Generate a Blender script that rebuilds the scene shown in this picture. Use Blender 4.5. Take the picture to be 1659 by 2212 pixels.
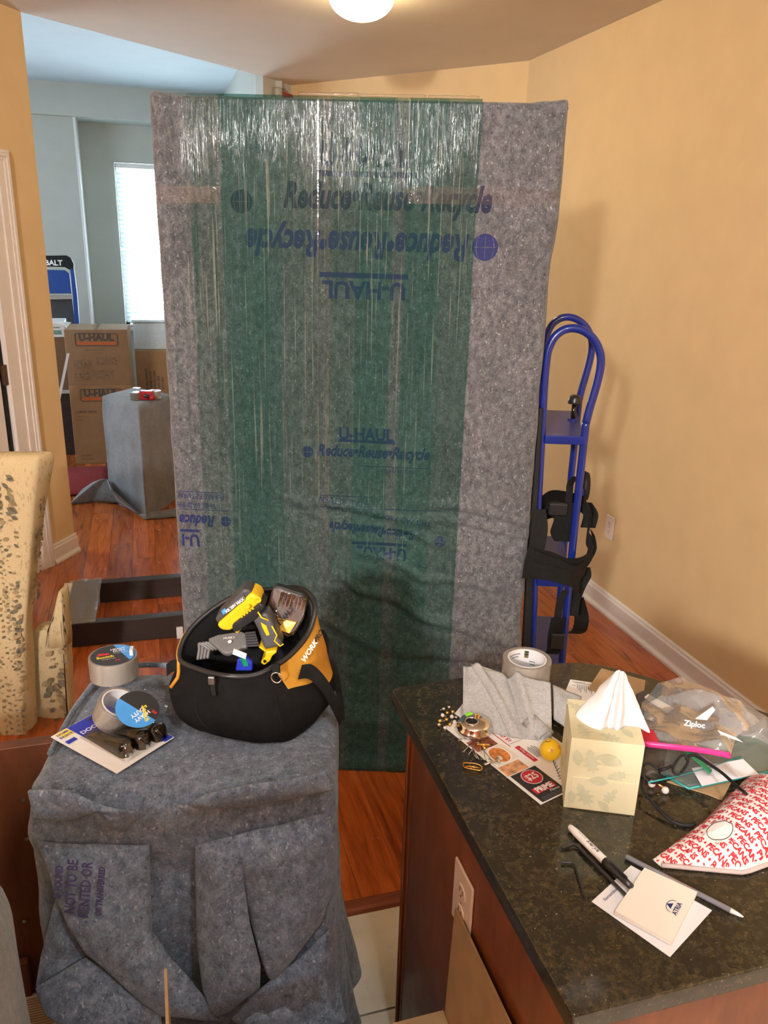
import bpy, bmesh, math, random
from mathutils import Vector, Matrix, noise
random.seed(7)
for o in list(bpy.data.objects): bpy.data.objects.remove(o)
S = bpy.context.scene
C = S.collection
PI = math.pi
# ---------------------------------------------------------------- camera
cam = bpy.data.cameras.new('camera'); camo = bpy.data.objects.new('camera', cam); C.objects.link(camo)
yaw, pit, rol = math.radians(16.66), math.radians(18.61), math.radians(-1.657)
cf = Vector((math.sin(yaw)*math.cos(pit), math.cos(yaw)*math.cos(pit), -math.sin(pit)))
cr = Vector((math.cos(yaw), -math.sin(yaw), 0)); cd = cf.cross(cr)
r2 = cr*math.cos(rol)+cd*math.sin(rol); d2 = cd*math.cos(rol)-cr*math.sin(rol)
m = Matrix((r2, -d2, -cf)).transposed().to_4x4(); m.translation = (0, 0, 1.75)
camo.matrix_world = m
cam.sensor_fit = 'VERTICAL'; cam.sensor_height = 36; cam.lens = 1721/2212*36
cam.clip_start = .02; cam.clip_end = 100
S.camera = camo
# ---------------------------------------------------------------- world, exposure, lights
S.view_settings.view_transform = 'Standard'; S.view_settings.look = 'None'
S.view_settings.gamma = 1; S.view_settings.use_curve_mapping = False
S.view_settings.exposure = 0.1
W = bpy.data.worlds.new('sky'); S.world = W; W.use_nodes = True
wn = W.node_tree; wb = wn.nodes['Background']
wt = wn.nodes.new('ShaderNodeTexCoord'); wsx = wn.nodes.new('ShaderNodeSeparateXYZ'); wr = wn.nodes.new('ShaderNodeValToRGB')
wn.links.new(wt.outputs['Generated'], wsx.inputs[0]); wn.links.new(wsx.outputs['Z'], wr.inputs[0]); wn.links.new(wr.outputs[0], wb.inputs[0])
wr.color_ramp.elements[0].position = 0.0; wr.color_ramp.elements[0].color = (.78, .89, 1, 1)
wr.color_ramp.elements[1].position = 0.6; wr.color_ramp.elements[1].color = (.68, .84, 1, 1)
wb.inputs[1].default_value = 44.0
def light(name, kind, loc, energy, color, size=.3, rot=(0, 0, 0)):
    l = bpy.data.lights.new(name, kind); l.energy = energy; l.color = color
    if kind == 'AREA': l.shape = 'DISK'; l.size = size
    else: l.shadow_soft_size = size
    o = bpy.data.objects.new(name, l); o.location = loc; o.rotation_euler = rot; C.objects.link(o); return o
light('kitchen_ceiling_light', 'POINT', (.34, -.32, 2.60), 52, (.94, .97, 1), .12)
light('sink_ceiling_light', 'POINT', (-1.75, -2.0, 2.58), 740, (1, .97, .93), .13)
LAMP_EMIT = 44
# ---------------------------------------------------------------- helpers
WORLD = {}
class MB:
    def __init__(s): s.v = []; s.f = []
    def add(s, vs, fs):
        n = len(s.v); s.v += [tuple(v) for v in vs]; s.f += [tuple(i+n for i in f) for f in fs]; return s
    def box(s, a, b, M=None):
        (x0, y0, z0), (x1, y1, z1) = a, b
        vs = [Vector(p) for p in ((x0,y0,z0),(x1,y0,z0),(x1,y1,z0),(x0,y1,z0),(x0,y0,z1),(x1,y0,z1),(x1,y1,z1),(x0,y1,z1))]
        if M: vs = [M @ v for v in vs]
        return s.add(vs, [(0,3,2,1),(4,5,6,7),(0,1,5,4),(1,2,6,5),(2,3,7,6),(3,0,4,7)])
    def prism(s, poly, vec, cap=True):
        p = [Vector(q) for q in poly]; v = Vector(vec); n = len(p)
        nrm = Vector((0, 0, 0))
        for i in range(n): nrm += p[i].cross(p[(i+1) % n])
        if nrm.dot(v) > 0: p.reverse()
        fs = [(i, (i+1) % n, n+(i+1) % n, n+i) for i in range(n)]
        fs = [tuple(reversed(f)) for f in fs]
        if cap: fs += [tuple(range(n)), tuple(range(2*n-1, n-1, -1))]
        return s.add(p+[q+v for q in p], fs)
    def lathe(s, prof, seg=24, M=None):
        vs = []; fs = []; n = len(prof)
        for i in range(seg):
            t = 2*PI*i/seg
            for r, z in prof:
                v = Vector((r*math.cos(t), r*math.sin(t), z)); vs.append(M @ v if M else v)
        for i in range(seg):
            j = (i+1) % seg
            for k in range(n-1): fs.append((i*n+k, j*n+k, j*n+k+1, i*n+k+1))
        if prof[0][0] > 1e-5 and prof[0][1] != prof[-1][1] or prof[0][0] > 1e-5 and prof[-1][0] > 1e-5 and prof[0] != prof[-1]:
            fs.append(tuple(i*n for i in reversed(range(seg))))
        if prof[-1][0] > 1e-5 and prof[0] != prof[-1]: fs.append(tuple(i*n+n-1 for i in range(seg)))
        return s.add(vs, fs)
    def tube(s, path, r, seg=8, closed=False, cap=True):
        P = [Vector(p) for p in path]; n = len(P); rs = r if isinstance(r, (list, tuple)) else [r]*n
        up = None; vs = []; fs = []
        for i in range(n):
            if closed: t = P[(i+1) % n]-P[i-1]
            else: t = P[min(i+1, n-1)]-P[max(i-1, 0)]
            t.normalize()
            if up is None:
                up = Vector((0, 0, 1)) if abs(t.z) < .9 else Vector((1, 0, 0))
            a = (up-t*up.dot(t)).normalized(); up = a; b = t.cross(a)
            for k in range(seg):
                an = 2*PI*k/seg; vs.append(P[i]+(a*math.cos(an)+b*math.sin(an))*rs[i])
        for i in range(n if closed else n-1):
            j = (i+1) % n
            for k in range(seg):
                l = (k+1) % seg; fs.append((i*seg+k, i*seg+l, j*seg+l, j*seg+k))
        if cap and not closed: fs += [tuple(reversed(range(seg))), tuple(range((n-1)*seg, n*seg))]
        return s.add(vs, fs)
    def grid(s, nu, nv, fn, wrap=False):
        vs = []; fs = []; cu = nu if wrap else nu+1
        for j in range(nv+1):
            for i in range(cu): vs.append(fn(i/nu, j/nv))
        for j in range(nv):
            for i in range(nu):
                k = (i+1) % cu; fs.append((j*cu+i, j*cu+k, (j+1)*cu+k, (j+1)*cu+i))
        return s.add(vs, fs)
    def ribbon(s, path, wid, th=.002, normal=None):
        P = [Vector(p) for p in path]; n = len(P); vs = []; fs = []
        for i in range(n):
            t = (P[min(i+1, n-1)]-P[max(i-1, 0)]).normalized()
            w = Vector(wid[i]) if isinstance(wid, list) else Vector(wid)
            nn = t.cross(w)
            nn = nn.normalized()*th/2 if nn.length > 1e-9 else Vector((0, 0, th/2))
            vs += [P[i]-w/2-nn, P[i]+w/2-nn, P[i]+w/2+nn, P[i]-w/2+nn]
        for i in range(n-1):
            for k in range(4):
                l = (k+1) % 4; fs.append((i*4+k, i*4+l, i*4+4+l, i*4+4+k))
        fs += [(3, 2, 1, 0), tuple(range(4*n-4, 4*n))]
        return s.add(vs, fs)
    def ball(s, c, r, seg=12, sc=(1, 1, 1), M=None):
        vs = []; fs = []; h = seg//2
        for j in range(h+1):
            for i in range(seg):
                t = PI*j/h; u = 2*PI*i/seg
                v = Vector((r*sc[0]*math.sin(t)*math.cos(u), r*sc[1]*math.sin(t)*math.sin(u), r*sc[2]*math.cos(t)))
                if M: v = M @ v
                vs.append(v+Vector(c))
        for j in range(h):
            for i in range(seg):
                k = (i+1) % seg; fs.append((j*seg+i, (j+1)*seg+i, (j+1)*seg+k, j*seg+k))
        return s.add(vs, fs)
def catmull(P, n=6, closed=False):
    P = [Vector(p) for p in P]; out = []; m_ = len(P); seg = m_ if closed else m_-1
    for i in range(seg):
        g = lambda k: P[k % m_] if closed else P[max(0, min(m_-1, k))]
        a, b, c, d = g(i-1), g(i), g(i+1), g(i+2)
        for k in range(n):
            t = k/n
            out.append(.5*((2*b)+(c-a)*t+(2*a-5*b+4*c-d)*t*t+(3*b-a-3*c+d)*t**3))
    if not closed: out.append(P[-1])
    return out
def fn3(p, f=1.0): return noise.noise(Vector(p)*f)
def obj(name, mb, mat_=None, parent=None, smooth=False, bevel=0, solid=0, subsurf=0, kind=None):
    me = bpy.data.meshes.new(name)
    off = Vector(parent.location) if (parent is not None and parent.get('_w')) else Vector((0, 0, 0))
    if parent is not None and parent.parent is not None and parent.type == 'MESH' and parent.get('_w'): off = Vector(parent['_off'])
    vs = [Vector(v)-off for v in mb.v]
    me.from_pydata(vs, [], mb.f); 
    bm = bmesh.new(); bm.from_mesh(me)
    bmesh.ops.remove_doubles(bm, verts=bm.verts, dist=1e-6)
    bmesh.ops.recalc_face_normals(bm, faces=bm.faces); bm.to_mesh(me); bm.free()
    o = bpy.data.objects.new(name, me); C.objects.link(o)
    if parent is not None:
        o.parent = parent
        if parent.get('_w'): o['_w'] = 1; o['_off'] = tuple(off)
    if mat_: me.materials.append(mat_)
    if smooth:
        for p in me.polygons: p.use_smooth = True
    if solid:
        d = o.modifiers.new('solid', 'SOLIDIFY'); d.thickness = solid; d.offset = 0
    if bevel:
        d = o.modifiers.new('bevel', 'BEVEL'); d.width = bevel; d.segments = 2; d.limit_method = 'ANGLE'; d.angle_limit = math.radians(35); d.harden_normals = False
        for p in me.polygons: p.use_smooth = True
        e = o.modifiers.new('wn', 'WEIGHTED_NORMAL')
    if subsurf:
        d = o.modifiers.new('sub', 'SUBSURF'); d.levels = subsurf; d.render_levels = subsurf
    if kind: o['kind'] = kind
    return o
def thing(name, label, cat, loc=(0, 0, 0), rotz=0, group=None, world=False):
    o = bpy.data.objects.new(name, None); o.empty_display_size = .05; C.objects.link(o)
    o.location = loc; o.rotation_euler = (0, 0, rotz); o['label'] = label; o['category'] = cat
    if group: o['group'] = group
    if world: o['_w'] = 1
    return o
def wthing(name, label, cat, loc, group=None): return thing(name, label, cat, loc, 0, group, True)
def tag(o, label, cat, group=None):
    o['label'] = label; o['category'] = cat
    if group: o['group'] = group
    return o
def struct(name, mb, mat_, bevel=0):
    o = obj(name, mb, mat_, None, bevel=bevel); o['kind'] = 'structure'; return o
def frame(o, x, n):
    """matrix with local x along x, local z along the part of n square to x"""
    x = Vector(x).normalized(); n = Vector(n); z = (n-x*n.dot(x)).normalized(); y = z.cross(x)
    M = Matrix((x, y, z)).transposed().to_4x4(); M.translation = Vector(o); return M
def text_mb(body, size, fn, align='CENTER', bold=0, shear=0, sx=1.0, space=1.0, res=2):
    """letters as flat geometry; fn maps (u, v) of the text plane to a point"""
    cu = bpy.data.curves.new('t', 'FONT'); cu.body = body; cu.size = size; cu.align_x = align; cu.align_y = 'CENTER'
    cu.offset = bold; cu.shear = shear; cu.space_character = space; cu.resolution_u = res; cu.fill_mode = 'FRONT'
    o = bpy.data.objects.new('t', cu); me = o.to_mesh()
    mb = MB(); mb.add([fn(v.co.x*sx, v.co.y) for v in me.vertices], [tuple(p.vertices) for p in me.polygons])
    o.to_mesh_clear(); bpy.data.objects.remove(o); bpy.data.curves.remove(cu)
    return mb
def onM(M, h=.0004): return lambda u, v: M @ Vector((u, v, h))
def sheet(pts, cuts=3, amp=0, freq=20, bulge=0, n=None):
    """a cloth patch from an outline, subdivided and rumpled along its normal"""
    bm = bmesh.new(); vs = [bm.verts.new(p) for p in pts]; f = bm.faces.new(vs); bm.normal_update()
    nn = Vector(n).normalized() if n else f.normal.copy()
    cen = sum((v.co for v in vs), Vector())/len(vs)
    bmesh.ops.triangulate(bm, faces=[f])
    for k in range(cuts):
        long_ = bm.edges[:]
        bmesh.ops.subdivide_edges(bm, edges=long_, cuts=1, use_grid_fill=True)
        bmesh.ops.triangulate(bm, faces=bm.faces[:])
    bnd = set(v for e in bm.edges if len(e.link_faces) == 1 for v in e.verts)
    bl = [v.co.copy() for v in bnd]
    for v in bm.verts:
        d = 1.0
        if bulge:
            d0 = min((v.co-b).length for b in bl) if v not in bnd else 0
            v.co += nn*bulge*min(1, d0/ max(1e-6, abs(bulge)*2.0))
        if amp: v.co += nn*amp*fn3(v.co+Vector((3.1, 7.7, 1.3)), freq)
    mb = MB(); bm.verts.index_update(); mb.add([v.co for v in bm.verts], [tuple(v.index for v in f.verts) for f in bm.faces]); bm.free()
    return mb
# ---------------------------------------------------------------- materials (all procedural)
def _new(name):
    M = bpy.data.materials.new(name); M.use_nodes = True; nt = M.node_tree; b = nt.nodes['Principled BSDF']; return M, nt, b
def N_(nt, t, **kw):
    n = nt.nodes.new('ShaderNode'+t)
    for k, v in kw.items():
        if k.startswith('i_'): n.inputs[k[2:].replace('_', ' ')].default_value = v
        else: setattr(n, k, v)
    return n
def ramp(nt, stops, inp=None, interp='LINEAR'):
    r = nt.nodes.new('ShaderNodeValToRGB'); r.color_ramp.interpolation = interp; e = r.color_ramp.elements
    while len(e) < len(stops): e.new(.5)
    for k, (p, c) in enumerate(stops):
        e[k].position = p; e[k].color = (c[0], c[1], c[2], 1) if not isinstance(c, (int, float)) else (c, c, c, 1)
    if inp is not None: nt.links.new(inp, r.inputs[0])
    return r
def coords(nt, scale=(1, 1, 1), loc=(0, 0, 0), rot=(0, 0, 0), rand=False, out='Object'):
    t = nt.nodes.new('ShaderNodeTexCoord'); mp = nt.nodes.new('ShaderNodeMapping')
    mp.inputs['Scale'].default_value = scale; mp.inputs['Location'].default_value = loc; mp.inputs['Rotation'].default_value = rot
    src = t.outputs[out]
    if rand:
        oi = nt.nodes.new('ShaderNodeObjectInfo'); ml = N_(nt, 'VectorMath', operation='ADD'); sc = N_(nt, 'VectorMath', operation='SCALE')
        cb = nt.nodes.new('ShaderNodeCombineXYZ')
        for k in range(3): nt.links.new(oi.outputs['Random'], cb.inputs[k])
        nt.links.new(cb.outputs[0], sc.inputs[0]); sc.inputs['Scale'].default_value = 37
        nt.links.new(src, ml.inputs[0]); nt.links.new(sc.outputs[0], ml.inputs[1]); src = ml.outputs[0]
    nt.links.new(src, mp.inputs[0]); return mp.outputs[0]
def noise_(nt, vec, scale, detail=3, rough=.55, dist=0):
    n = N_(nt, 'TexNoise'); n.inputs['Scale'].default_value = scale; n.inputs['Detail'].default_value = detail
    n.inputs['Roughness'].default_value = rough; n.inputs['Distortion'].default_value = dist
    nt.links.new(vec, n.inputs['Vector']); return n.outputs['Fac']
def mix(nt, a, b, fac, mode='MIX'):
    m_ = nt.nodes.new('ShaderNodeMix'); m_.data_type = 'RGBA'; m_.blend_type = mode
    for s, k in ((fac, 0), (a, 6), (b, 7)):
        if isinstance(s, (int, float)): m_.inputs[k].default_value = s if k == 0 else (s, s, s, 1)
        elif isinstance(s, tuple): m_.inputs[k].default_value = (s[0], s[1], s[2], 1)
        else: nt.links.new(s, m_.inputs[k])
    return m_.outputs[2]
def math_(nt, op, a, b=None):
    m_ = N_(nt, 'Math', operation=op)
    for k, s in enumerate((a, b)):
        if s is None: continue
        if isinstance(s, (int, float)): m_.inputs[k].default_value = s
        else: nt.links.new(s, m_.inputs[k])
    return m_.outputs[0]
def bump(nt, b, h, strength=.3, dist=.002):
    n = nt.nodes.new('ShaderNodeBump'); n.inputs['Strength'].default_value = strength; n.inputs['Distance'].default_value = dist
    nt.links.new(h, n.inputs['Height']); nt.links.new(n.outputs[0], b.inputs['Normal'])
def plain(name, col, rough=.5, metal=0, vary=.08, scale=30, bmp=0, coat=0, spec=.5):
    M, nt, b = _new(name); v = coords(nt); n = noise_(nt, v, scale)
    lo = tuple(max(0, c*(1-vary)) for c in col); hi = tuple(min(1, c*(1+vary)) for c in col)
    r = ramp(nt, [(.3, lo), (.7, hi)], n); nt.links.new(r.outputs[0], b.inputs['Base Color'])
    b.inputs['Roughness'].default_value = rough; b.inputs['Metallic'].default_value = metal
    b.inputs['Specular IOR Level'].default_value = spec; b.inputs['Coat Weight'].default_value = coat
    if bmp: bump(nt, b, noise_(nt, v, scale*8, 2), bmp, .001)
    return M
def felt(name, dark, mid, light_, sc=1.0, bs=.5, fk=.5):
    M, nt, b = _new(name); v = coords(nt)
    big = noise_(nt, v, 5*sc, 3); med = noise_(nt, coords(nt, (1, 1, .7)), 60*sc, 3, .6, .4); fine = noise_(nt, v, 230*sc, 3, .7)
    f = math_(nt, 'ADD', math_(nt, 'MULTIPLY', med, .55), math_(nt, 'MULTIPLY', fine, .45))
    c = ramp(nt, [(.36, dark), (.5, mid), (.64, light_)], f).outputs[0]
    c = mix(nt, c, mix(nt, c, .62, 1., 'MULTIPLY'), ramp(nt, [(.42, 0.), (.66, .6)], big).outputs[0])
    fl = noise_(nt, coords(nt, (1, 1, .6), (3, 1, 2), (.3, .5, .2)), 190*sc, 1, .4, .6)
    c = mix(nt, c, (.5, .5, .52), ramp(nt, [(.66, 0.), (.76, fk)], fl).outputs[0])
    f2 = noise_(nt, coords(nt, (1, 1, .7), (9, 4, 5)), 170*sc, 1, .4, .4)
    c = mix(nt, c, (.02, .022, .03), ramp(nt, [(.64, 0.), (.74, fk*1.1)], f2).outputs[0])
    f3 = noise_(nt, coords(nt, (1, 1, 1), (19, 14, 8)), 110*sc, 1, .4, .4)
    c = mix(nt, c, (.26, .17, .17), ramp(nt, [(.64, 0.), (.76, fk*.6)], f3).outputs[0])
    nt.links.new(c, b.inputs['Base Color']); b.inputs['Roughness'].default_value = .95; b.inputs['Specular IOR Level'].default_value = .15
    b.inputs['Sheen Weight'].default_value = .2; b.inputs['Sheen Roughness'].default_value = .6
    bump(nt, b, f, bs, .004)
    return M
def wood(name, dark, mid, lite, scale=(9, 1.1, 9), rough=.2, rand=True, coat=.3, knots=True, vals=.35):
    M, nt, b = _new(name); v = coords(nt, scale, rand=rand)
    g = noise_(nt, v, 3.2, 5, .6, 1.1); fine = noise_(nt, coords(nt, tuple(s*6 for s in scale), rand=rand), 4, 3)
    c = ramp(nt, [(.28, dark), (.5, mid), (.72, lite)], g).outputs[0]
    c = mix(nt, c, mix(nt, c, .45, 1., 'MULTIPLY'), ramp(nt, [(.5, 0.), (.8, .32)], fine).outputs[0])
    if rand:
        oi = nt.nodes.new('ShaderNodeObjectInfo'); mr = N_(nt, 'MapRange'); nt.links.new(oi.outputs['Random'], mr.inputs[0])
        mr.inputs[3].default_value = 1-vals; mr.inputs[4].default_value = 1.12
        hs = nt.nodes.new('ShaderNodeHueSaturation'); nt.links.new(c, hs.inputs['Color']); nt.links.new(mr.outputs[0], hs.inputs['Value']); c = hs.outputs[0]
    nt.links.new(c, b.inputs['Base Color'])
    rr = ramp(nt, [(.3, rough), (.7, rough+.12)], noise_(nt, coords(nt), 14)); nt.links.new(rr.outputs[0], b.inputs['Roughness'])
    b.inputs['Coat Weight'].default_value = coat; b.inputs['Coat Roughness'].default_value = .12
    bump(nt, b, fine, .08, .001)
    return M
def film(name, tint, gloss=.12, haze=.1, hazecol=(.8, .8, .8), rough=.08, bscale=30, bstr=.6):
    """thin clear plastic: tinted see-through with a glossy surface and slight haze"""
    M, nt, b = _new(name); out = nt.nodes['Material Output']; nt.nodes.remove(b)
    tr = N_(nt, 'BsdfTransparent'); tr.inputs[0].default_value = (*tint, 1)
    df = N_(nt, 'BsdfDiffuse'); df.inputs[0].default_value = (*hazecol, 1)
    gl = N_(nt, 'BsdfGlossy'); gl.inputs['Roughness'].default_value = rough
    v = coords(nt); n1 = noise_(nt, v, bscale, 3, .6, .8)
    bp = nt.nodes.new('ShaderNodeBump'); bp.inputs['Strength'].default_value = bstr; bp.inputs['Distance'].default_value = .006
    nt.links.new(n1, bp.inputs['Height']); nt.links.new(bp.outputs[0], gl.inputs['Normal'])
    m1 = N_(nt, 'MixShader'); m2 = N_(nt, 'MixShader')
    nt.links.new(tr.outputs[0], m1.inputs[1]); nt.links.new(df.outputs[0], m1.inputs[2]); m1.inputs[0].default_value = haze
    fr = N_(nt, 'Fresnel'); fr.inputs[0].default_value = 1.45; nt.links.new(bp.outputs[0], fr.inputs['Normal'])
    a = math_(nt, 'ADD', math_(nt, 'MULTIPLY', fr.outputs[0], .6), gloss-.03)
    nt.links.new(a, m2.inputs[0]); nt.links.new(m1.outputs[0], m2.inputs[1]); nt.links.new(gl.outputs[0], m2.inputs[2])
    nt.links.new(m2.outputs[0], out.inputs[0]); return M
def glow(name, col, strength):
    M, nt, b = _new(name); v = coords(nt); n = noise_(nt, v, 5)
    r = ramp(nt, [(.2, tuple(c*.95 for c in col)), (.8, col)], n)
    nt.links.new(r.outputs[0], b.inputs['Emission Color']); b.inputs['Emission Strength'].default_value = strength
    b.inputs['Base Color'].default_value = (*col, 1); b.inputs['Roughness'].default_value = .3; return M
m_wall = plain('warm_tan_paint', (.70, .51, .27), .75, vary=.03, scale=6, bmp=.12, spec=.3)
m_ceil = plain('ceiling_paint', (.70, .63, .53), .85, vary=.02, scale=5, bmp=.1, spec=.2)
m_lwall = plain('grey_green_paint', (.50, .51, .46), .8, vary=.03, scale=6, bmp=.1, spec=.25)
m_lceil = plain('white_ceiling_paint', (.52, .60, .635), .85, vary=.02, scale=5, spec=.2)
m_trim = plain('white_trim_paint', (.76, .69, .62), .35, vary=.03, scale=10)
m_white = plain('white_paint', (.80, .80, .78), .4, vary=.03)
m_plate = plain('almond_plastic', (.80, .68, .58), .3, vary=.02)
m_slot = plain('dark_slot', (.08, .06, .05), .6)
m_floorw = wood('cherry_floorboard', (.21, .042, .008), (.48, .11, .020), (.62, .165, .032), (9, .9, 9), .16, True, .35)
m_strip = wood('cherry_strip', (.13, .03, .012), (.20, .055, .022), (.27, .075, .03), (1, 12, 12), .35, False, .1)
m_cherry = wood('cherry_cabinet', (.15, .040, .012), (.215, .060, .018), (.27, .080, .025), (5, 5, .9), .33, False, .2)
m_panel = wood('cherry_panel', (.09, .028, .010), (.13, .040, .014), (.17, .052, .018), (5, 5, .9), .45, False, .05)
m_espresso = wood('espresso_wood', (.018, .011, .009), (.028, .018, .015), (.04, .026, .02), (1, 9, 9), .45, False, .05)
m_grout = plain('grout', (.22, .19, .15), .9, vary=.15)
def mk_tile():
    M, nt, b = _new('stone_tile'); v = coords(nt, rand=True)
    n = noise_(nt, v, 7, 4, .6); f = noise_(nt, v, 60, 3)
    c = ramp(nt, [(.3, (.60, .57, .48)), (.55, (.72, .69, .60)), (.75, (.78, .76, .67))], n).outputs[0]
    c = mix(nt, c, (.45, .41, .33), ramp(nt, [(.62, 0.), (.78, .5)], f).outputs[0])
    nt.links.new(c, b.inputs['Base Color']); b.inputs['Roughness'].default_value = .38; bump(nt, b, n, .1, .002); return M
m_tile = mk_tile()
def mk_granite():
    M, nt, b = _new('brown_black_granite'); v = coords(nt); v2 = coords(nt, (1, 1, 1), (5, 3, 1), (0, 0, .6))
    a = noise_(nt, v, 95, 6, .75, .4); g = noise_(nt, coords(nt, (1, 1.6, 1), (2, 7, 1), (0, 0, .5)), 120, 4, .65, .8); w = noise_(nt, v2, 22, 4, .65)
    c = ramp(nt, [(.32, (.008, .008, .005)), (.46, (.022, .018, .010)), (.58, (.050, .038, .020)), (.75, (.11, .085, .045))], a).outputs[0]
    c = mix(nt, c, (.17, .115, .048), ramp(nt, [(.58, 0.), (.74, .7)], g).outputs[0])
    c = mix(nt, c, (.010, .011, .008), ramp(nt, [(.46, 0.), (.64, .75)], w).outputs[0])
    s = noise_(nt, v, 260, 1, .3); c = mix(nt, c, (.4, .38, .3), ramp(nt, [(.77, 0.), (.82, .7)], s).outputs[0])
    nt.links.new(c, b.inputs['Base Color']); b.inputs['Roughness'].default_value = .13; b.inputs['Specular IOR Level'].default_value = .6; return M
m_granite = mk_granite()
m_feltS = felt('grey_pad_felt', (.062, .064, .071), (.124, .127, .137), (.21, .213, .227))
m_feltB = felt('blue_grey_pad_felt', (.058, .080, .115), (.115, .150, .205), (.21, .255, .325), 1.0, .6, .5)
m_feltL = felt('soft_grey_pad_felt', (.15, .155, .16), (.2, .205, .21), (.25, .255, .26), 1.3, .2, .25)
m_ink = plain('blue_ink', (.014, .020, .115), .8, vary=.3, scale=160)
m_inkp = plain('purple_ink', (.05, .045, .13), .8, vary=.3, scale=160)
m_inkd = plain('dim_navy_ink', (.018, .022, .055), .9, vary=.4, scale=160)
def mk_wrap():
    M, nt, b = _new('green_stretch_wrap'); out = nt.nodes['Material Output']; nt.nodes.remove(b)
    t = nt.nodes.new('ShaderNodeTexCoord'); sx = nt.nodes.new('ShaderNodeSeparateXYZ'); nt.links.new(t.outputs['Object'], sx.inputs[0])
    st = coords(nt, (1, 1, .012)); u = sx.outputs['X']
    wob = math_(nt, 'MULTIPLY', math_(nt, 'SUBTRACT', noise_(nt, coords(nt, (1, 1, .35)), 6, 2), .5), .012)
    uu = math_(nt, 'DIVIDE', math_(nt, 'ADD', u, wob), 1.1)
    k = 1.0
    L = [(0.0, (.96, .97, .97)), (.085, (.76, .84, .81)), (.165, (.42, .63, .59)), (.21, (.36, .58, .55)), (.275, (.44, .64, .60)), (.315, (.60, .72, .68)), (.375, (.68, .77, .73)), (.425, (.80, .80, .76)), (.44, (.58, .71, .67)),
         (.505, (.36, .59, .55)), (.60, (.66, .75, .72)), (.632, (.38, .60, .56)), (.725, (.56, .70, .66)), (.808, (1., 1., 1.))]
    tint = ramp(nt, L, uu, 'CONSTANT').outputs[0]
    tint = mix(nt, tint, (.80, .84, .81), math_(nt, 'MULTIPLY', .34, ramp(nt, [(.08, 0.), (.10, 1.), (.80, 1.), (.808, 0.)], uu).outputs[0]))
    # fine lengthwise pleats of the wrap: pale and dark threads that fade towards the bottom
    pl = noise_(nt, st, 170, 2, .6); pl2 = noise_(nt, coords(nt, (1, 1, .02), (4, 2, 1)), 60, 2, .6)
    zf = ramp(nt, [(.18, 0.12), (.5, .55), (.85, 1.)], math_(nt, 'DIVIDE', sx.outputs['Z'], 2.1)).outputs[0]
    inside = ramp(nt, [(0., 0.), (.06, 0.), (.075, 1.), (.80, 1.), (.808, 0.)], uu).outputs[0]
    thr = math_(nt, 'MULTIPLY', math_(nt, 'MULTIPLY', ramp(nt, [(.60, 0.), (.70, 1.)], pl).outputs[0], zf), inside)
    drk = math_(nt, 'MULTIPLY', ramp(nt, [(.30, .5), (.42, 0.)], pl2).outputs[0], zf)
    tint = mix(nt, tint, mix(nt, tint, (.45, .62, .56), 1., 'MULTIPLY'), drk)
    tr = N_(nt, 'BsdfTransparent'); nt.links.new(tint, tr.inputs[0])
    df = N_(nt, 'BsdfDiffuse'); df.inputs[0].default_value = (.47, .47, .38, 1)
    dg = N_(nt, 'BsdfDiffuse'); dg.inputs[0].default_value = (.06, .20, .17, 1)
    sat = math_(nt, 'MULTIPLY', math_(nt, 'SUBTRACT', 1., ramp(nt, [(0, 0.), (1, 1.)], tint).outputs[0]), .40)
    m0 = N_(nt, 'MixShader'); nt.links.new(sat, m0.inputs[0]); nt.links.new(tr.outputs[0], m0.inputs[1]); nt.links.new(dg.outputs[0], m0.inputs[2])
    m1 = N_(nt, 'MixShader'); nt.links.new(math_(nt, 'MULTIPLY', thr, .30), m1.inputs[0]); nt.links.new(m0.outputs[0], m1.inputs[1]); nt.links.new(df.outputs[0], m1.inputs[2])
    gl = N_(nt, 'BsdfGlossy'); gl.inputs['Roughness'].default_value = .11
    bp = nt.nodes.new('ShaderNodeBump'); bp.inputs['Strength'].default_value = .9; bp.inputs['Distance'].default_value = .006
    hh = math_(nt, 'ADD', noise_(nt, coords(nt, (1, 1, .04)), 95, 3, .6), math_(nt, 'MULTIPLY', noise_(nt, coords(nt, (1, 1, .12)), 16, 3), 1.2))
    nt.links.new(hh, bp.inputs['Height']); nt.links.new(bp.outputs[0], gl.inputs['Normal'])
    topg = ramp(nt, [(.5, .006), (.90, .008), (1., .016)], math_(nt, 'DIVIDE', sx.outputs['Z'], 2.12)).outputs[0]
    m2 = N_(nt, 'MixShader'); nt.links.new(math_(nt, 'MULTIPLY', topg, inside), m2.inputs[0])
    nt.links.new(m1.outputs[0], m2.inputs[1]); nt.links.new(gl.outputs[0], m2.inputs[2]); nt.links.new(m2.outputs[0], out.inputs[0]); return M
m_wrap = mk_wrap()
m_clear = film('clear_tape', (.97, .96, .95), .035, .025, (.6, .58, .55), .12, 25, .3)
m_bagclear = film('clear_poly_bag', (.93, .92, .92), .05, .30, (.60, .58, .58), .12, 30, .35)
m_blister = film('blister_plastic', (.97, .96, .95), .08, .0, (.7, .7, .7), .05, 30, .3)
m_cling = film('loose_clear_wrap', (.96, .96, .96), .04, .03, (.8, .8, .8), .06, 45, 1.)
m_roll = film('tape_roll_film', (.88, .84, .79), .08, .30, (.66, .62, .56), .15, 60, .1)
m_teal = film('teal_edged_plastic', (.72, .86, .84), .10, .22, (.45, .58, .57), .08, 10, .1)
m_tealedge = plain('teal_edge', (.03, .30, .30), .2)
m_core = plain('white_core', (.70, .70, .71), .5, vary=.06)
m_blue = plain('blue_enamel', (.006, .020, .19), .28, vary=.06, coat=.4)
m_blueplate = plain('blue_enamel_plate', (.035, .045, .21), .4, vary=.06)
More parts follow.
